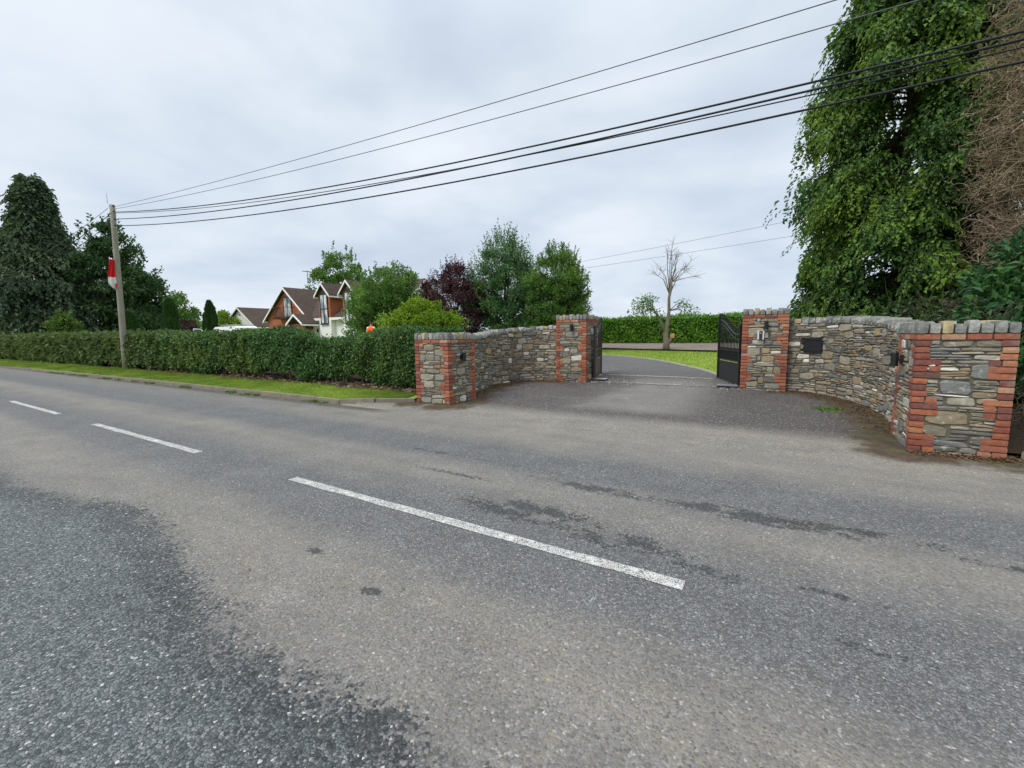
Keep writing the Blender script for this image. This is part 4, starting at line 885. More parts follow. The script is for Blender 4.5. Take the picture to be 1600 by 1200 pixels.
# soil bank to the right of the near pillar
sx = spaced(2.2, 30, .4); V = []
for s in sx:
    for j, (q, z) in enumerate(((6.4 if s > 2.6 else 7.12, .08), (6.9 if s > 2.6 else 7.2, .12), (7.6, .2), (9., .32), (12, .45), (18, .62))): V.append((s, q, z + .02 * math.sin(s * 3 + j)))
i = (np.arange(len(sx) - 1)[:, None] * 6 + np.arange(5)[None]).ravel(); tag(np_mesh("soil_bank", V, np.stack([i, i + 6, i + 7, i + 1], 1), M['darksoil'], smooth=True), kind='structure')
# ------------------------------------------------------------------ grass blades
def blades(name, s, q, z, h, seed):
    g = np.random.default_rng(seed); n = len(s); P = np.stack([s, q, z - .004], 1); D = g.normal(0, .45, (n, 3)); D[:, 2] = 1
    V, F = leafset(P, D, np.stack([g.normal(size=n), g.normal(size=n), 0 * s], 1), h * g.uniform(.6, 1.4, n), h * .22, fold=.05, curl=.2); return tag(np_mesh(name, V, F, M['blade']), kind='stuff')
n = 90000; s = -7.3 - 45 * g.random(n) ** 2.2; q = np.array([float(vedge(x)) for x in s]) + .03; bq = np.array([max(bedq(x) + .1, float(vedge(x)) + .04) for x in s]); u = g.random(n); qq = q + (bq - q) * u
blades("verge_grass", s, qq, .08 + .07 * u, .036 * np.clip((-s) / 12, .8, 2.5), 70)
n = 60000; s = g.uniform(-14, 4, n); q = 13 + 14.7 * g.random(n) ** .8; edge = np.interp(q, [13.4, 14.3, 15.6, 16.75, 17.9, 19.1, 20.0, 20.7, 21.9, 23.3], [-1.3, -1.55, -2.3, -3.2, -4.15, -5.35, -6.55, -7.8, -10.9, -16]); ok = (s > edge + .08) & (q < 26.1 - (s + 9.46) * .296 - .1); s, q = s[ok], q[ok]
blades("lawn_grass", s, q, gz(s, q) - .04, .055, 71)
n = 800; s = -7.4 - 24 * g.random(n) ** 1.2; q = np.array([float(road_q(x)) for x in s]) - np.abs(g.normal(0, .09, n)) - .05; k = np.repeat(np.arange(n), 4)
ok = (np.sin(s * 1.9) + np.sin(s * 4.7 + 1) > .55)[k]; k = k[ok]; V, F = leafset(np.stack([s[k] + g.normal(0, .03, len(k)), q[k] + g.normal(0, .02, len(k)), 0 * k], 1), g.normal(0, .6, (len(k), 3)) + (0, 0, .7), g.normal(size=(len(k), 3)), .07, .025)
tag(np_mesh("kerb_weeds", V, F, M['weed']), kind='stuff')
k = 160; P = np.stack([g.normal(.78, .14, k), g.normal(9.55, .16, k), 0 * np.zeros(k)], 1); P[:, 2] = gz(P[:, 0], P[:, 1]); V, F = leafset(P, g.normal(0, .7, (k, 3)) + (0, 0, .5), g.normal(size=(k, 3)), .06, .025); tag(np_mesh("weeds", V, F, M['weed']), kind='stuff')
# ------------------------------------------------------------------ hedge behind the lawn
def far_hedge():
    g = np.random.default_rng(63); t = thing("hedge", "bright green laurel hedge behind the lawn and bare tree", "hedge", (-5, 32, .7)); parts = []
    n = 26000; s = g.uniform(-20, 7, n); z = g.uniform(.64, 2.62, n); P = np.stack([s, 31.3 + .12 * np.sin(s * 1.7 + z) + .08 * np.sin(s * 4 + z * 3), z], 1); o = np.tile([0, -1., .2], (n, 1))
    parts.append(hedge_leaves(g, lambda n_: (P, o, np.ones(n)), n, .15, .075, None, .08))
    n2 = 9000; s = g.uniform(-20, 7, n2); P2 = np.stack([s, g.uniform(31.3, 32.9, n2), 2.6 + .05 * np.sin(s * 1.9)], 1); parts.append(hedge_leaves(g, lambda n_: (P2, np.tile([0, -.1, 1.], (n2, 1)), np.ones(n2)), n2, .15, .075, None, .07))
    emit("foliage", parts, M['leaf_laurel'], t); mb = MB(); mb.box((-20, 31.5, .6), (7, 32.9, 2.5)); mb.build("dark_core", M['hedgecore'], t)  # foliage, then an added dark box that closes the gaps behind it
far_hedge()
# ------------------------------------------------------------------ trees
conifer("conifer_tree", "big drooping green conifer behind the right-hand wall", 2.4, 14.9, .45, 13.4, [(0, 1.75), (.1, 1.9), (.2, 2.02), (.42, 2.08), (.55, 1.85), (.66, 1.45), (.78, .95), (.9, .55), (1, .15)], 500, 42, 22, .48, .105, .060, M['leaf_conifer'], 81, .12, .55, latw=.36, rag=.14, f0=.3, jit=.14, boughs=110, dead=.22, bottom=.02)
def dead_tree():
    g = np.random.default_rng(82); s, q, z0, H = 4.2, 11.9, .4, 9.2; t = thing("dead_conifer", "brown leafless conifer of tangled twigs at the right edge", "tree", (s, q, z0)); base = np.array([s, q, z0])
    mb = MB(); tp = np.linspace(0, 1, 8); mb.tube(base + np.c_[.1 * np.sin(tp * 4), .0 * tp, tp * H - .2], .22 * (1 - .85 * tp), 8); mb.build("trunk", M['bark'], t, smooth=True)
    n = 700; h = g.uniform(.12, 1, n); a = g.uniform(0, 6.283, n); R = np.interp(h, [0, .15, .25, .5, .8, 1], [.3, .7, 1.2, 1.35, 1.15, .5]); o = np.stack([np.cos(a), np.sin(a), g.normal(.05, .25, n)], 1)
    V1, F1 = twigset(base + np.c_[0 * h, 0 * h, h * H] + o * .1, o, R * g.uniform(.8, 1.15, n), .016, 5, .22, .05, 1)
    m_ = 13500; k = g.integers(0, n, m_); x = g.uniform(.35, 1., m_); P = base + np.c_[0 * x, 0 * x, h[k] * H] + o[k] * (R[k] * x)[:, None] + g.normal(0, .09, (m_, 3)); D = unit(o[k] * .6 + g.normal(0, .9, (m_, 3)))
    V2, F2 = twigset(P, D, g.uniform(.25, .65, m_), .0058, 6, .8, .1, 2); emit("twigs", [(V1, F1), (V2, F2)], M['twig'], t)
dead_tree()
broad("laurel_bush", "dark green leafy shrub growing beside the near pillar", "shrub", 3.55, 10.2, .3, 2.6, [(0, .7), (.3, 1.1), (.7, 1.05), (1, .35)], 190, .34, 70, .15, .075, M['leaf_ivy'], 83, tr=.05, limbs=20, up=.2)
broad("ivy_bush", "low dark undergrowth of leaves under the green conifer", "shrub", 2.6, 12.4, .35, 1.75, [(0, .9), (.5, 1.2), (.85, .9), (1, .3)], 90, .35, 42, .11, .07, M['leaf_deep'], 84, tr=.04, limbs=20)
def brush():      # dead sticks under the conifer and behind the near pillar
    g = np.random.default_rng(85); n = 1300; s = g.uniform(1.9, 5.2, n); q = g.uniform(8.3, 12.6, n); P = np.stack([s, q, .3 + g.uniform(0, 1.75, n) ** 1.], 1); D = g.normal(size=(n, 3)) * (1, 1, .8)
    m2 = 420; P = np.vstack([P, np.stack([g.uniform(2.45, 4.6, m2), g.uniform(7.4, 9., m2), g.uniform(.14, .7, m2)], 1)]); D = np.vstack([D, g.normal(size=(m2, 3)) * (1, 1, .7)]); n += m2
    V, F = twigset(P, D, g.uniform(.25, .7, n), .005, 5, .4, .05, 4); tag(np_mesh("dead_brushwood", V, F, M['darktwig']), kind='stuff')
brush()
def bare_tree():
    g = np.random.default_rng(86); s, q = -5.5, 25.2; z0 = float(gz(s, q)) + .06; t = thing("bare_tree", "pruned bare tree with sparse leaves on the lawn edge", "tree", (s, q, z0)); b = np.array([s, q, z0]); R3 = lambda x, z: b + np.array([x * .8, x * .5, z * .87])
    mb = MB(); mb.tube([R3(0, -.2), R3(.02, .4), R3(-.04, 1.1), R3(.05, 1.6), R3(.12, 2.4), R3(.1, 3.2), R3(.22, 3.9), R3(.2, 4.35)], [.22, .16, .135, .11, .085, .075, .07, .06], 9)
    mb.tube([R3(-.05, 1.0), R3(-.35, 1.7), R3(-.6, 2.2), R3(-.85, 2.6)], [.10, .075, .055, .03], 7); mb.tube([R3(.05, .3), R3(.3, .62), R3(.33, .8)], [.12, .095, .08], 7)
    mb.build("trunk", M['treebark'], t, smooth=True)
    tw = MB(); tips = [(-.05, 6.2), (.3, 6.1), (.5, 5.95), (.8, 6.05), (1.2, 5.6), (1.0, 5.2), (-.5, 5.4), (1.5, 5.0), (.1, 6.75), (1.75, 4.55), (-.75, 5.0), (.65, 5.5)]
    for i, (x, z) in enumerate(tips):
        x0, zz = (.2, 4.2) if i % 2 else (.13, 3.4); m_ = R3(x0 + (x - x0) * .45 + g.normal(0, .05), zz + (z - zz) * .6); e = R3(x, z) + g.normal(0, .12, 3); tw.tube([R3(x0, zz), m_, e], [.03, .017, .006], 4)
        for j in range(11):
            f = g.uniform(.2, 1); p = (R3(x0, zz) * (1 - f) + m_ * f) if j < 2 else m_ * (1 - f) + e * f; d = unit(e - m_ + g.normal(0, .5, 3)); tw.tube([p, p + d * .25, p + d * .5 + g.normal(0, .06, 3)], [.009, .007, .003], 3)
    for (x, z) in ((-1.7, 2.7), (-1.3, 3.1), (-1.6, 2.2), (-.9, 3.2)): tw.tube([R3(-.8, 2.5), R3((x - .8) / 2, (z + 2.7) / 2), R3(x, z)], [.03, .02, .008], 4)
    for (x, z) in ((.9, 2.9), (1.4, 2.6), (1.1, 2.3)): tw.tube([R3(.12, 2.4), R3(x * .6, (z + 2.7) / 2), R3(x, z)], [.03, .02, .008], 4)
    tw.build("twigs", M['greytwig'], t); Cs = []
    for (x, z, r, n) in ((-1.5, 2.9, .4, 160), (-1.05, 3.15, .35, 150), (-1.75, 2.4, .35, 120), (-1.1, 2.5, .3, 110), (-.6, 2.3, .28, 60), (.75, 2.85, .26, 50), (1.15, 2.75, .28, 55), (1.5, 2.45, .28, 55), (1.0, 2.3, .25, 45), (-.35, 1.5, .2, 30)):
        Cs.append(R3(x, z) + ball(n, g) * r * (1.5, 1.5, 1.1))
    P = np.vstack(Cs); V, F = leafset(P, g.normal(0, .5, P.shape) + (0, 0, -.5), g.normal(size=P.shape) + (0, 0, .5), .15, .06); np_mesh("leaves", V, F, M['leaf_mid'], t)
    mb = MB(); mb.block(R3(.36, .82), (.12, .1, .12), .1); mb.build("cut_stump", M['stump'], t)
bare_tree()
broad("tree", "tall cool-green tree with spiky upright shoots behind the left wall", "tree", -14.5, 22.8, .75, 6.35, [(0, .6), (.12, 1.6), (.35, 2.25), (.6, 2.1), (.85, 1.3), (1, .35)], 230, .40, 125, .16, .075, M['leaf_blue'], 90, shoots=330, shl=1.0, tr=.16, group="trees behind the left wall")
broad("tree", "rounded dark green tree just left of the gates", "tree", -10.9, 22.7, .6, 5.7, [(0, .5), (.15, 1.3), (.4, 1.75), (.7, 1.6), (.9, .95), (1, .3)], 290, .38, 130, .13, .065, M['leaf_mid'], 91, shoots=160, shl=.5, tr=.12, group="trees behind the left wall")
broad("plum_tree", "purple-leaved plum tree beside the spiky green tree", "tree", -17.1, 21.2, .75, 4.85, [(0, .6), (.2, 1.7), (.5, 2.15), (.8, 1.7), (1, .55)], 260, .38, 120, .13, .07, M['leaf_plum'], 92, shoots=130, shl=.7, tr=.12)
broad("shrub_tree", "wide green bushy tree in front of the white house wall", "tree", -22.0, 20.5, .7, 5.2, [(0, 2.0), (.2, 2.85), (.5, 2.95), (.8, 2.2), (1, .8)], 340, .5, 120, .16, .085, M['leaf_mid'], 93, shoots=120, shl=.6, tr=.14)
broad("lime_shrub", "lime green spreading shrub above the hedge end", "shrub", -14.4, 15.3, .55, 2.5, [(0, 1.3), (.35, 1.85), (.7, 1.5), (1, .5)], 200, .38, 120, .13, .075, M['leaf_lime'], 94, shoots=90, shl=.4, tr=.06)
broad("tree", "tall open-crowned tree rising behind the house roof", "tree", -51.6, 39., .9, 12.6, [(.2, 1.5), (.45, 3.6), (.7, 3.5), (.9, 2.2), (1, .8)], 130, .75, 90, .32, .2, M['leaf_mid'], 95, shoots=40, shl=1., tr=.28)
conifer("conifer_tree", "tall dark conifer with a nodding tip behind the hedge at far left", -62.6, 13.0, .5, 16.8, [(0, 5.2), (.2, 4.8), (.4, 3.8), (.6, 2.7), (.75, 1.6), (.84, .85), (.9, .38), (1, .06)], 330, 13, 13, 1.5, .46, .22, M['leaf_dark'], 96, .5, .6, latw=.3, rag=.6, boughs=70, jit=.14, bottom=.02, lean=(-.1, 0))
broad("tree", "broad dark green tree behind the utility pole", "tree", -63.6, 18.3, .6, 13.2, [(0, 3.5), (.2, 5.2), (.5, 4.9), (.75, 3.6), (.92, 1.9), (1, .8)], 210, 1.0, 110, .42, .22, M['leaf_deep'], 97, tr=.4, shoots=120, shl=1.3, flat=.45, up=.8, group="dark trees at the left")
broad("tree", "lower dark tree stepping down right of the utility pole", "tree", -66.3, 21.4, .7, 9.2, [(0, 2.8), (.3, 3.5), (.6, 3.0), (.85, 2.0), (1, .8)], 150, .9, 110, .40, .2, M['leaf_deep'], 98, tr=.3, shoots=60, shl=1., flat=.5, up=.8, group="dark trees at the left")
broad("tree", "dark tree cut by the left edge of the photo", "tree", -75, 8.9, .5, 13., [(0, 4), (.3, 5), (.6, 4.2), (.85, 2.6), (1, .8)], 170, 1.0, 100, .45, .22, M['leaf_deep'], 99, tr=.35, shoots=50, shl=1.2, group="dark trees at the left")
broad("tree", "round mid-green tree far behind the two clipped cypresses", "tree", -82, 31.5, .8, 7.6, [(0, 3), (.3, 4.2), (.7, 3.3), (1, .9)], 110, .9, 80, .42, .22, M['leaf_mid'], 100, tr=.25)
broad("shrub", "light green bush in front of the tall dark conifer", "shrub", -52.6, 11.9, .4, 3.3, [(0, 1.0), (.4, 1.1), (.75, .7), (1, .3)], 90, .4, 70, .26, .1, M['leaf_limed'], 101, tr=.06, shoots=40, shl=.5)
broad("shrub", "yellow-green bush between the cypress and the white gable", "shrub", -64.8, 30.6, .9, 4.0, [(0, 2.2), (.4, 2.6), (.8, 1.9), (1, .8)], 100, .6, 70, .32, .16, M['leaf_lime'], 102, tr=.08)
broad("shrub", "dark red bush behind the hedge near the clipped cypress", "shrub", -53., 21.2, .8, 2.6, [(0, 1.1), (.4, 1.3), (.8, .9), (1, .3)], 70, .4, 60, .2, .1, M['leaf_plum'], 103, tr=.05)
def cypress(label, s, q, z0, H, R, seed, split=False):
    g = np.random.default_rng(seed); t = thing("cypress", label, "tree", (s, q, z0), "clipped columnar cypresses"); n = 9000; h = g.uniform(0, 1, n); a = g.uniform(0, 6.283, n)
    r = R * np.interp(h, [0, .15, .6, .85, 1], [.85, 1, .95, .7, .12]) * (1 + .06 * np.sin(a * 7 + h * 4)) * g.uniform(.88, 1.03, n)
    P = np.stack([s + r * np.cos(a), q + r * np.sin(a), z0 + h * H], 1)
    if split: k = a > 3.14; P[k, 2] -= h[k] * .18 * H * (np.cos(a[k]) < .2); P[:, 0] += np.where(np.cos(a) > 0, .1, -.1) * h
    o = np.stack([np.cos(a), np.sin(a), .3 + 0 * a], 1); V, F = leafset(P, o * .3 + (0, 0, 1.) + g.normal(0, .3, (n, 3)), o + g.normal(0, .4, (n, 3)), .28 * g.uniform(.6, 1.2, n), .09); np_mesh("crown", V, F, M['leaf_box'], t)
    mb = MB(); x = np.linspace(0, 1, 6); mb.tube(np.c_[s + 0 * x, q + 0 * x, z0 + x * H * .92], R * np.array([.62, .78, .78, .7, .5, .05]), 10); mb.build("trunk", M['hedgecore'], t)  # wide dark core added inside the crown, fills the gaps between leaves
cypress("clipped columnar cypress just right of the dark trees", -47.4, 17.7, .65, 4.4, .58, 104); cypress("split-topped clipped cypress beside the white gable", -51., 22.5, .75, 4.6, .6, 105, True)
cypress("small conical cypress right behind the utility pole", -51.2, 15.9, .6, 3.3, .6, 106)

# ------------------------------------------------------------------ utility pole, flag, cables
PB, PT = np.array([-25.87, 7.72, .09]), np.array([-25.35, 7.72, 7.43])
def pole():
    t = thing("utility_pole", "leaning weathered timber utility pole in front of the hedge", "utility pole", tuple(PB)); f = np.linspace(0, 1, 8)[:, None]
    mb = MB(); P = PB * (1 - f) + PT * f; P[0, 2] -= .3; mb.tube(P,   .128 - .03 * f[:, 0], 14); mb.build("shaft", M['polewood'], t, smooth=True)
    mb = MB(); mb.tube([PT + (-.02, -.02, .0), PT + (-.22, -.05, -.05), PT + (-.30, -.06, .08), PT + (-.34, -.06, .55)], [.02, .018, .014, .006], 6); mb.build("spike", M['greymetal'], t)
    for z, dx in ((-.32, .16), (-.36, -.17), (-.66, .17), (-.7, -.17), (-.95, .17), (-1.0, -.17), (-.08, .14), (-.10, -.14)):
        mb = MB(); c = PT + (PB - PT) * (-z / 7.7); mb.tube([c, c + (dx * 1.25, -.02, .01)], .018, 6); mb.tube([c + (dx * 1.2, -.02, -.04), c + (dx * 1.2, -.02, .0), c + (dx * 1.2, -.02, .05)], [.03, .042, .02], 8); mb.build("insulator", M['boxblack'], t)
    for z in (.35, .68, 1.0):
        mb = MB(); c = PT + (PB - PT) * (z / 7.7); mb.tube([c + (0, 0, -.03), c + (0, 0, .03)], .109, 14); mb.build("strap", M['greymetal'], t)
pole()
def flag():
    nx, nz, z0 = 13, 26, 3.75; V = []; c0 = PB + (PT - PB) * ((z0 - .09) / 7.34)
    for j in range(nz):
        f = j / (nz - 1); z = 1.36 * f; w = .27 - .10 * f ** 2 - .10 * max(0, .15 - f) / .15; off = -.13 - .16 * f - .05 * math.sin(f * 5)
        for i in range(nx):
            u = i / (nx - 1); fold = .05 * math.sin(u * 11 + f * 2.5) + .03 * math.sin(u * 23 - f * 4)
            V.append((c0[0] + z * .07 + fold, c0[1] + off + .14 - u * w, z0 + z + (.10 * (u - .3) if j == nz - 1 else 0) - .07 * math.sin(u * 5) * (1 - f)))
    F = [(j * nx + i, j * nx + i + 1, (j + 1) * nx + i + 1, (j + 1) * nx + i) for j in range(nz - 1) for i in range(nx - 1)]
    o = np_mesh("flag", V, F, M['flag'], None, (c0[0], c0[1] - .25, z0), True); tag(o, "red and white flag hanging limp down the utility pole", "flag")
    md = o.modifiers.new("thickness", 'SOLIDIFY'); md.thickness = .01
flag()
def cable(name, label, pts, r, mt, group, q=8.1, s_end=None, k=6):
    P = np.array(pts, float)
    if q < 10: P[:, 0] *= .953; P[:, 1] = 1.5 + (P[:, 1] - 1.5) * .953; q *= .953
    c = np.polyfit(P[:, 0], P[:, 1], min(2, len(P) - 1)); e = s_end if s_end is not None else P[-1, 0]; s = np.linspace(P[0, 0], e, 40)
    z = np.interp(s, P[:, 0], P[:, 1]) if False else np.polyval(c, s); mb = MB(); mb.tube(np.c_[s, np.full(40, q), z], r, k); o = mb.build(name, M[mt], None, (P[0, 0], q, P[0, 1]), True); return tag(o, label, "cable", group)
G = "overhead cables from the utility pole across the drive"
cable("overhead_wire", "topmost thin grey wire from the top of the utility pole", [(-26.45, 7.60), (-6.62, 6.39), (.44, 6.11)], .0075, 'wire', G, 8.08, 16)
cable("overhead_wire", "second thin grey wire, just below the topmost one", [(-26.45, 7.52), (-6.63, 6.10), (.71, 5.81)], .0075, 'wire', G, 8.12, 16)
cable("overhead_cable", "upper thick black cable of the pair crossing the sky", [(-26.4, 7.36), (-6.66, 5.37), (.35, 5.09), (2.3, 5.04)], .015, 'cable', G, 8.06, 16)
cable("overhead_cable", "thin dark cable closely under the upper thick pair", [(-26.4, 7.34), (-6.66, 5.27), (.36, 4.94), (2.31, 4.90)], .009, 'cable', G, 8.14, 16)
cable("overhead_cable", "middle thick black cable, running just under the upper one", [(-26.4, 7.06), (-6.66, 5.23), (.35, 5.01), (2.31, 4.96)], .015, 'cable', G, 8.1, 16)
cable("overhead_cable", "lowest thick black cable over the entrance", [(-26.4, 6.76), (-6.67, 4.97), (.37, 4.76), (2.33, 4.70)], .015, 'cable', G, 8.1, 16)
G = "cables running left from the utility pole"
cable("overhead_wire", "uppermost of the three wires going left past the dark conifer", [(-49.61, 6.25), (-38, 6.7), (-27.0, 7.62)], .010, 'wire', G, 8.05); cable("overhead_cable", "middle of the three wires going left past the dark conifer", [(-49.9, 5.8), (-38, 6.3), (-27.0, 7.36)], .016, 'cable', G, 8.1); cable("overhead_cable", "lowest of the three wires going left past the dark conifer", [(-50.1, 5.5), (-38, 5.95), (-27., 7.05)], .013, 'cable', G, 8.15)
G = "distant pale power lines"
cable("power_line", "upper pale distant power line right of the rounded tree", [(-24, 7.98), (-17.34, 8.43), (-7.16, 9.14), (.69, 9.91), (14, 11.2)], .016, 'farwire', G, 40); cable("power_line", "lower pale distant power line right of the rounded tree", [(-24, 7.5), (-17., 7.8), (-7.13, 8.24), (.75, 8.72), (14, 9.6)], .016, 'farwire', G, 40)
for lab, s, q, H in (("pale slim pole far away, left of its pair", -128., 50., 8.8), ("pale slim pole far away, right of its pair", -127., 50.7, 9.4), ("tiny distant pole above the laurel hedge", -94.5, 294., 13.5)):
    t = thing("utility_pole", lab, "utility pole", (s, q, .9), "distant poles"); mb = MB(); mb.tube([(s, q, .5), (s, q, .9 + H)], [.16, .12] if q < 100 else [.25, .18], 8); mb.build("shaft", M['concrete'], t)
    mb = MB(); mb.box((s - .5, q - .05, .9 + H * .9), (s + .5, q + .05, .9 + H * .9 + .1)); mb.build("crossarm", M['concrete'], t)

# ------------------------------------------------------------------ houses
def slope(mb, a, b, c, d, t=.14, m=0): mb.slab([a, b, c, d], (0, 0, -t), m)
def window(par, s0, s1, q, z0, z1, cols, rows, head=0.):
    """frame on a wall that faces the road; q is the wall face"""
    mb = MB(); f = .07; y0, y1 = q - .05, q + .04; sm = (s0 + s1) / 2
    mb.box((s0, y0, z0), (s0 + f, y1, z1)); mb.box((s1 - f, y0, z0), (s1, y1, z1)); mb.box((s0 + f, y0, z0), (s1 - f, y1, z0 + f)); mb.box((s0 + f, y0, z1 - f), (s1 - f, y1, z1))
    for i in range(1, cols): x = s0 + (s1 - s0) * i / cols; mb.box((x - f / 2, y0 + .003, z0 + f), (x + f / 2, y1, z1 - f))
    for i in range(1, rows): z = z0 + (z1 - z0) * i / rows; mb.box((s0 + f, y0 + .006, z - f / 2), (s1 - f, y1, z + f / 2))
    if head: mb.slab([(s0, y0, z1), (s1, y0, z1), (sm, y0, z1 + head)], (0, y1 - y0, 0))
    w = mb.build("window", M['darkframe'], par); mb = MB(); mb.box((s0 + .01, q - .02, z0 + .01), (s1 - .01, q + .02, z1 - .01)); mb.build("pane", M['glass'], w)
    mb = MB(); mb.box((s0 - .06, q - .12, z0 - .07), (s1 + .06, q - .051, z0 - .002)); mb.build("sill", M['darkframe'], w); return w
def gable_roof(par, sc, hw, q0, q1, ze, zr, over=.3, mt='tile', barge=True, name="roof"):
    """ridge runs away from the road; q0 front edge, hw half width at the eaves"""
    mb = MB(); sl = (zr - ze) / hw
    for sg in (-1, 1): slope(mb, (sc, q0, zr), (sc + sg * hw, q0, ze), (sc + sg * hw, q1, ze), (sc, q1, zr))
    r = mb.build(name, M[mt], par)
    if barge:
        mb = MB()
        for sg in (-1, 1):
            a, b = np.array([sc, q0 - .05, zr - .02]), np.array([sc + sg * hw * 1.03, q0 - .05, ze - sl * hw * .03 - .02]); dn = np.array([0, 0, -.18]); mb.slab([a, b, b + dn, a + dn], (0, .045, 0))
        for sg in (-1, 1): x = sc + sg * hw; mb.box((x - .06, q0 + .0, ze - .24), (x + .06, q1, ze - .10))
        mb.build("bargeboard", M['fascia'], r)
    return r
def main_house():
    z0 = .75; t = thing("house", "brick and white dormer house behind the hedge, with balcony and brown roof", "house", (-32, 27, z0))
    # gabled brick wing
    mb = MB(); hw = 3.28; sc = -40.07; ze, zr = 3.42, 6.1
    mb.slab([(sc - hw, 24.35, z0 - .3), (sc + hw, 24.35, z0 - .3), (sc + hw, 24.35, ze - .02), (sc, 24.35, zr - .06), (sc - hw, 24.35, ze - .02)], (0, 7.6, 0)); mb.build("brick_wall", M['hbrick'], t)
    gable_roof(t, sc, 3.62, 24.05, 32.2, 3.28, 6.28)
    # rendered main range with the ridge parallel to the road
    mb = MB(); mb.slab([(-36.7, 24.7, z0 - .3), (-36.7, 31.8, z0 - .3), (-36.7, 31.8, 3.25), (-36.7, 28.25, 6.15), (-36.7, 24.7, 3.25)], (10.5, 0, 0)); mb.build("rendered_wall", M['pinkwhite'], t)
    mb = MB(); A, B = -38.5, -25.9; R = 6.42
    slope(mb, (A, 24.35, 3.27), (B, 24.35, 3.27), (B, 28.25, R), (A, 28.25, R)); slope(mb, (A, 32.15, 3.27), (B, 32.15, 3.27), (B, 28.25, R), (A, 28.25, R)); rf = mb.build("roof", M['tile'], t)
    mb = MB()
    for a_, b_ in ((-36.3, -35.1), (-33.5, -31.8), (-30.2, B)): mb.box((a_, 24.24, 3.04), (b_, 24.36, 3.24))
    mb.build("gutter", M['fascia'], rf)
    mb = MB()
    for e in (24.3, 32.2): a, b = np.array([B - .01, 28.25, R + .01]), np.array([B - .01, e, 3.24]); dn = np.array([0, 0, -.26]); mb.slab([a, b, b + dn, a + dn], (.05, 0, 0))
    mb.build("bargeboard", M['fascia'], rf)
    # wall dormers
    for i, x in enumerate((-34.30, -31.0)):
        d = MB(); d.slab([(x - .78, 24.28, 3.26), (x + .78, 24.28, 3.26), (x + .78, 24.28, 5.25), (x, 24.28, 6.05), (x - .78, 24.28, 5.25)], (0, 3.5, 0)); dm = d.build("dormer", M['hbrick'], t)
        gable_roof(dm, x, 1.02, 24.02, 28.2, 5.2, 6.28); d = MB(); d.box((x - .8, 24.26, z0 - .2), (x + .8, 24.69, 3.255)); d.build("white_apron", M['pinkwhite'], dm)
    window(t, -34.82, -33.78, 24.24, 2.72, 5.3, 2, 2, .62); window(t, -31.5, -30.5, 24.24, 2.72, 5.3, 2, 2, .62)
    # French window with balcony in the gable
    window(t, -40.55, -39.25, 24.33, 3.42, 5.40, 2, 1)
    mb = MB(); mb.box((-41.2, 23.55, 3.30), (-38.9, 24.34, 3.40)); bal = mb.build("balcony", M['rail'], t); mb = MB()
    for z in (3.5, 4.38): mb.tube([(-41.18, 24.3, z), (-41.18, 23.58, z), (-38.92, 23.58, z), (-38.92, 24.3, z)], .028, 5)
    for x in np.linspace(-41.18, -38.92, 20): mb.tube([(x, 23.58, 3.4), (x, 23.58, 4.38)], .014, 4)
    for y in np.linspace(23.7, 24.2, 5):
        for x in (-41.18, -38.92): mb.tube([(x, y, 3.4), (x, y, 4.38)], .014, 4)
    mb.build("railing", M['rail'], bal)
    # small porch in the corner
    mb = MB(); mb.box((-37.55, 22.95, z0 - .2), (-37.4, 23.1, 2.72)); mb.box((-35.55, 22.95, z0 - .2), (-35.4, 23.1, 2.72)); mb.box((-37.55, 22.95, 2.6), (-35.4, 23.08, 2.73)); mb.tube([(-37.45, 23, 2.0), (-36.5, 23, 2.68)], .05, 5); mb.tube([(-35.5, 23, 2.0), (-36.45, 23, 2.68)], .05, 5)
    pc = mb.build("porch", M['timber'], t); gable_roof(pc, -36.48, 1.18, 22.7, 24.34, 2.80, 3.62)
    mb = MB(); mb.box((-37.2, 24.30, z0), (-36.85, 24.352, 2.75)); mb.build("door", M['darkframe'], t)
    # aerial on the ridge
    mb = MB(); a = np.array([-40.4, 26.9, 6.2]); mb.tube([a, a + (0, 0, 2.0)], .03, 6); mb.tube([a + (-.05, -.5, 1.85), a + (.05, .5, 1.85)], .02, 5)
    for y in np.linspace(-.45, .45, 7): mb.tube([a + (-.28, y, 1.85), a + (.28, y, 1.85)], .013, 4)
    mb.tube([a + (-.3, 0, 1.5), a + (.3, 0, 1.5)], .014, 4); mb.build("aerial", M['wire'], t)
    mb = MB(); mb.box((-36.1, 24.62, 2.0), (-35.95, 24.69, 2.3)); mb.build("outside_lamp", M['boxblack'], t)
main_house()
def side_house():
    z0 = .8; t = thing("outbuilding", "white gabled outbuilding with dark tiles left of the brick house", "outbuilding", (-62.6, 35, z0)); hw = 3.75; sc = -62.65
    mb = MB(); mb.slab([(sc - hw, 31.3, z0 - .3), (sc + hw, 31.3, z0 - .3), (sc + hw, 31.3, 3.2), (sc, 31.3, 5.5), (sc - hw, 31.3, 3.2)], (0, 9, 0)); mb.build("wall", M['oldwhite'], t); gable_roof(t, sc, 4.15, 31., 40.6, 3.12, 5.75)
    mb = MB(); mb.box((sc + hw, 33, 1.), (sc + hw + 2.2, 33.2, 3.0)); mb.build("side_wall", M['oldwhite'], t)
    mb = MB(); mb.box((-60.3, 31.22, z0), (-58.9, 31.302, 2.7)); mb.build("door", M['fascia'], t); mb = MB(); mb.tube([(sc + .1, 31.29, 4.75), (sc + .1, 31.2, 4.75)], .13, 10); mb.build("vent", M['greymetal'], t)
side_house()
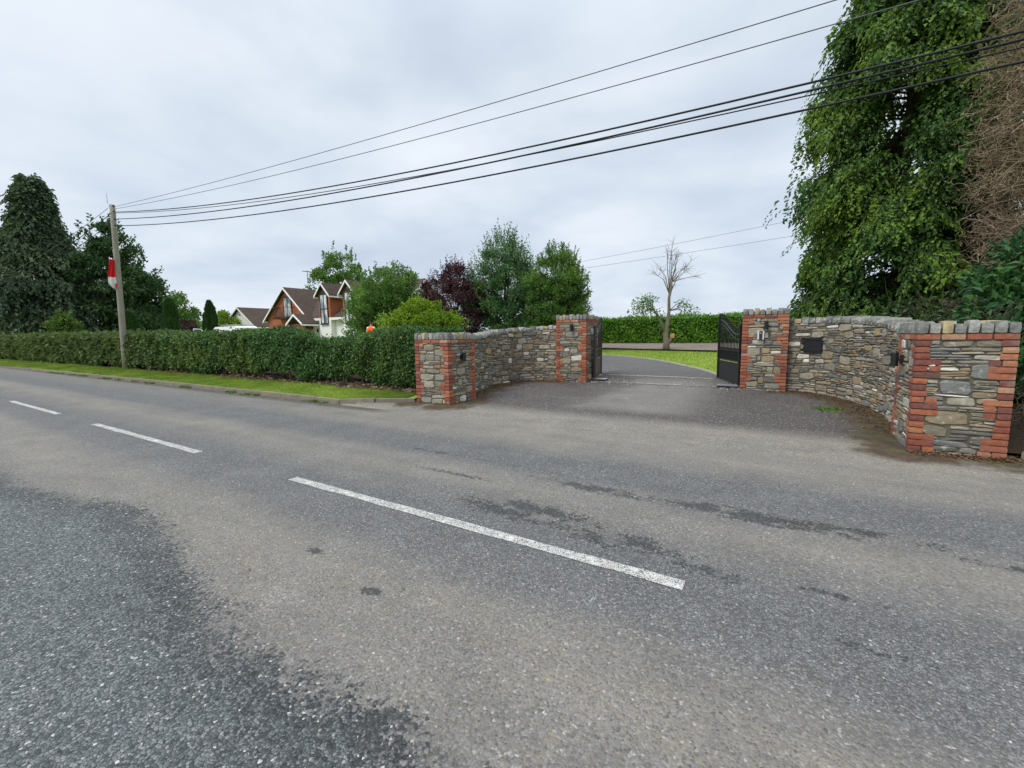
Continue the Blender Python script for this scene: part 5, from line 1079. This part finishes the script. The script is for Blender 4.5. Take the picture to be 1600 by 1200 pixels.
def far_house():
    t = thing("house", "low grey-roofed house far away between the cypresses", "house", (-108, 44, .9)); mb = MB(); mb.slab([(-113, 44, .6), (-103, 44, .6), (-103, 44, 3.3), (-108, 44, 4.6), (-113, 44, 3.3)], (0, 8, 0)); mb.build("wall", M['oldwhite'], t); gable_roof(t, -108, 5.4, 43.7, 52.3, 3.2, 5.0, mt='roofgrey')
    mb = MB(); mb.box((-110, 43.93, 1.6), (-108.6, 44.002, 2.7)); mb.build("window", M['darkframe'], t)
far_house()
# far ground that rises to a wooded ridge
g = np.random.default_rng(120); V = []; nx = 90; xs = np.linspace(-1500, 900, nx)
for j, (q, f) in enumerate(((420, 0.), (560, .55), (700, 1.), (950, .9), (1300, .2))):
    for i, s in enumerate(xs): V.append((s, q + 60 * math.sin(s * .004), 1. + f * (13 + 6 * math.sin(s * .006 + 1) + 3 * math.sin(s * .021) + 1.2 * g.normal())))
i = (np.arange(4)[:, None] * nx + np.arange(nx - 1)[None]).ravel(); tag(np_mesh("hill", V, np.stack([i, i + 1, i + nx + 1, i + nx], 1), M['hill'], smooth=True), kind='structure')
# ------------------------------------------------------------------ vehicles behind the hedge (their roofs show over it)
def wheel(par, x, y, z, r, w, side):
    mb = MB(); mb.tube([(x, y - w / 2, z), (x, y - w * .3, z), (x, y + w * .3, z), (x, y + w / 2, z)], [r * .9, r, r, r * .9], 18); wh = mb.build("wheel", M['rubber'], par, smooth=False); mb = MB(); yo = y + side * w / 2; mb.tube([(x, yo, z), (x, yo + side * .012, z)], [r * .6, r * .55], 14); mb.build("rim", M['greymetal'], wh)
def vehicle(name, label, cat, x0, q0, z0, side, top, wid, paint, glass_zs, wheels, wr):
    """side profile (x along the road from the nose, z) swept across its width, narrowed over the waist"""
    t = thing(name, label, cat, (x0, q0, z0)); n = len(side); S = np.array(side, float); mb = MB(); rows = [-.5, -.47, .47, .5]; V = []
    waist = glass_zs
    for k in rows:
        for (x, z) in S: nar = 1 - .14 * np.clip((z - waist) / .7, 0, 1); V.append((x0 + x * (1 if abs(k) < .5 else .997) + 0, q0 + k * wid * nar, z0 + z - (0 if abs(k) < .5 else .02)))
    F = [(a * n + i, a * n + (i + 1) % n, (a + 1) * n + (i + 1) % n, (a + 1) * n + i) for a in range(3) for i in range(n)] + [tuple(range(n))[::-1], tuple(3 * n + i for i in range(n))]
    mb.add(V, F); mb.build("body", paint, t, smooth=False)
    for x in wheels:
        for sd in (-1, 1): wheel(t, x0 + x, q0 + sd * (wid / 2 - .09), z0 + wr, wr, .2, sd)
    return t
VX, VQ, VZ = -38.6, 17.4, .52
van = vehicle("van", "white van with its front door open, roof showing above the hedge", "van", VX, VQ, VZ, [(0, .35), (.02, .85), (.15, 1.0), (.75, 1.12), (1.35, 1.80), (1.55, 1.90), (4.6, 1.92), (4.75, 1.8), (4.8, .4), (4.2, .28), (.6, .28)], None, 1.75, M['vanwhite'], 1.1, (.85, 3.85), .32)
def side_glass(par, pts, q, name="window"):
    mb = MB(); mb.slab([(VX + x, q, VZ + z) for x, z in pts], (0, -.012, 0)); mb.build(name, M['lens'], par)
side_glass(van, [(.95, 1.2), (1.42, 1.74), (1.75, 1.76), (1.75, 1.2)], VQ - .80); side_glass(van, [(1.9, 1.2), (1.9, 1.76), (2.2, 1.76), (2.2, 1.2)], VQ - .80)
mb = MB(); mb.slab([(VX + .80, VQ - .7, VZ + 1.16), (VX + .80, VQ + .7, VZ + 1.16), (VX + 1.33, VQ + .63, VZ + 1.77), (VX + 1.33, VQ - .63, VZ + 1.77)], (-.015, 0, .015)); mb.build("windscreen", M['lens'], van)
mb = MB(); D0 = np.array([VX + .8, VQ - .88, VZ]); dv = unit(np.array([-.62, -.78])); T_ = lambda u, z: np.array([D0[0] + dv[0] * u, D0[1] + dv[1] * u, VZ + z])
def ribbon(mb, pts, w, th=.04):
    for a, c in zip(pts[:-1], pts[1:]): mb.tube([a, c], w, 6)
mb.slab([T_(0, .4), T_(1., .4), T_(1., 1.12), T_(0, 1.12)], (*(np.array([-dv[1], dv[0]]) * .05), 0)); ribbon(mb, [T_(.02, 1.1), T_(.45, 1.68), T_(.55, 1.75), T_(.97, 1.78), T_(.98, 1.1)], .038)
dr = mb.build("door", M['vanwhite'], van); mb = MB(); mb.slab([T_(.06, 1.13), T_(.96, 1.13), T_(.95, 1.74), T_(.55, 1.72)], (*(np.array([-dv[1], dv[0]]) * .01), 0)); mb.build("window", M['lens'], dr)
mb = MB()
for x in (2.3, 3.3, 4.3): mb.tube([(VX + x, VQ - .65, VZ + 1.9), (VX + x, VQ - .65, VZ + 2.02), (VX + x, VQ + .65, VZ + 2.02), (VX + x, VQ + .65, VZ + 1.9)], .022, 6)
for y in (-.6, .6): mb.tube([(VX + 2.1, VQ + y, VZ + 2.03), (VX + 4.5, VQ + y, VZ + 2.03)], .02, 6)
mb.build("roof_rack", M['greymetal'], van)
for y in (-.6, .6): mb = MB(); mb.tube([(VX + .03, VQ + y, VZ + .78), (VX - .0, VQ + y, VZ + .78)], .11, 12); mb.build("headlight", M['glass'], van)
CX, CQ, CZ = -37.1, 20.8, .5
car = vehicle("parked_car", "silver grey car, only its roof showing above the hedge", "car", CX, CQ, CZ, [(0, .4), (.05, .75), (.9, .98), (1.5, 1.42), (1.8, 1.60), (3.2, 1.62), (3.8, 1.35), (4.15, 1.0), (4.25, .45), (3.7, .25), (.6, .25)], None, 1.75, M['silver'], .98, (.8, 3.4), .31)
mb = MB(); mb.slab([(CX + 1.12, CQ - .80, CZ + 1.02), (CX + 1.62, CQ - .78, CZ + 1.42), (CX + 3.2, CQ - .78, CZ + 1.44), (CX + 3.75, CQ - .80, CZ + 1.02)], (0, -.05, 0)); mb.build("window", M['lens'], car)
# ------------------------------------------------------------------ two workers in hi-vis, seen over the hedge
def person(label, s, q, z0, face, lean, vest_label, seed, sc=1.):
    t = thing("person", label, "person", (s, q, z0), "workers in orange hi-vis"); f = np.array([math.sin(face), math.cos(face), 0]); r = np.array([f[1], -f[0], 0]); B = np.array([s, q, z0])
    pt = lambda x, y, z: B + (r * x + f * (y + lean * max(0, z - .9)) + np.array([0, 0, z])) * sc
    def skin(name, nodes, edges, mt, par, sub=2):
        me = bpy.data.meshes.new(name); me.from_pydata([tuple(n[0] - B) for n in nodes], edges, []); me.update(); o = bpy.data.objects.new(name, me); COL.objects.link(o); o.parent = par; me.materials.append(mt)
        m_ = o.modifiers.new("skin", 'SKIN'); m_.use_smooth_shade = True
        for i, n in enumerate(nodes): v = me.skin_vertices[0].data[i]; v.radius = (n[1] * sc, (n[2] if len(n) > 2 else n[1]) * sc); v.use_root = i == 0
        o.modifiers.new("smooth", 'SUBSURF').levels = sub; o.modifiers[-1].render_levels = sub; return o
    N = [(pt(0, 0, .95), .155, .115), (pt(0, 0, 1.15), .14, .105), (pt(0, 0, 1.36), .165, .11), (pt(0, .0, 1.47), .07), (pt(0, .015, 1.54), .058), (pt(0, .03, 1.62), .078, .09), (pt(0, .025, 1.71), .075, .088), (pt(0, .02, 1.755), .04)]
    E = [(i, i + 1) for i in range(7)]
    for sg in (-1, 1):
        k = len(N); N += [(pt(sg * .19, 0, 1.40), .065), (pt(sg * .24, .02, 1.12), .048), (pt(sg * .22, .16, .92), .038), (pt(sg * .21, .24, .86), .03, .042)]; E += [(2, k), (k, k + 1), (k + 1, k + 2), (k + 2, k + 3)]
        k = len(N); N += [(pt(sg * .10, 0, .88), .095), (pt(sg * .11, .03, .48), .065), (pt(sg * .11, 0, .1), .045), (pt(sg * .12, .14, .05), .04)]; E += [(0, k), (k, k + 1), (k + 1, k + 2), (k + 2, k + 3)]
    body = skin("body", N, E, M['skin'], t)
    skin("trousers", [(pt(0, 0, .98), .17, .13), (pt(-.1, 0, .86), .11), (pt(-.11, .03, .48), .082), (pt(-.11, 0, .12), .066), (pt(.1, 0, .86), .11), (pt(.11, .03, .48), .082), (pt(.11, 0, .12), .066)], [(0, 1), (1, 2), (2, 3), (0, 4), (4, 5), (5, 6)], M['navy'], t)
    skin("shirt", [(pt(0, 0, 1.0), .16, .12), (pt(0, 0, 1.36), .18, .125), (pt(0, 0, 1.475), .08)] + [n for sg in (-1, 1) for n in ((pt(sg * .20, 0, 1.40), .06), (pt(sg * .245, .02, 1.12), .05), (pt(sg * .225, .15, .94), .05))], [(0, 1), (1, 2), (1, 3), (3, 4), (4, 5), (1, 6), (6, 7), (7, 8)], M['shirt'], t)
    v = skin("hi_vis_vest", [(pt(0, 0, .92), .215, .16), (pt(0, 0, 1.14), .25, .16), (pt(0, 0, 1.34), .27, .16), (pt(0, -.0, 1.46), .16, .11)], [(0, 1), (1, 2), (2, 3)], M['hivis'], t)
    mb = MB(); a = np.linspace(0, 2 * np.pi, 25)
    for z in (1.05,): mb.tube([pt(.205 * math.cos(x), .165 * math.sin(x), z) for x in a], .022, 5)
    mb.build("reflective_band", M['tape'], v)
    skin("hair", [(pt(0, -.005, 1.70), .082, .095), (pt(0, -.005, 1.765), .06), (pt(0, -.035, 1.63), .068, .06)], [(0, 1), (0, 2)], M['hair'], t, 2)
    mb = MB()
    for sg in (-1, 1): mb.block(pt(sg * .082, .02, 1.64), (.014, .022, .032), .02, .6)
    mb.build("ears", M['skin'], body); mb = MB(); mb.block(pt(0, .125, 1.63), (.016, .02, .022), .02, .6); mb.build("nose", M['skin'], body)
person("person in orange hi-vis vest and pale shirt, back turned, by the green shrubs", -19.17, 16.35, .62, math.radians(-20), .04, None, 1, 1.0)
person("person in orange hi-vis stooping behind the hedge near the utility pole", -49.7, 13.9, .52, math.radians(-60), .55, None, 2, 1.0)
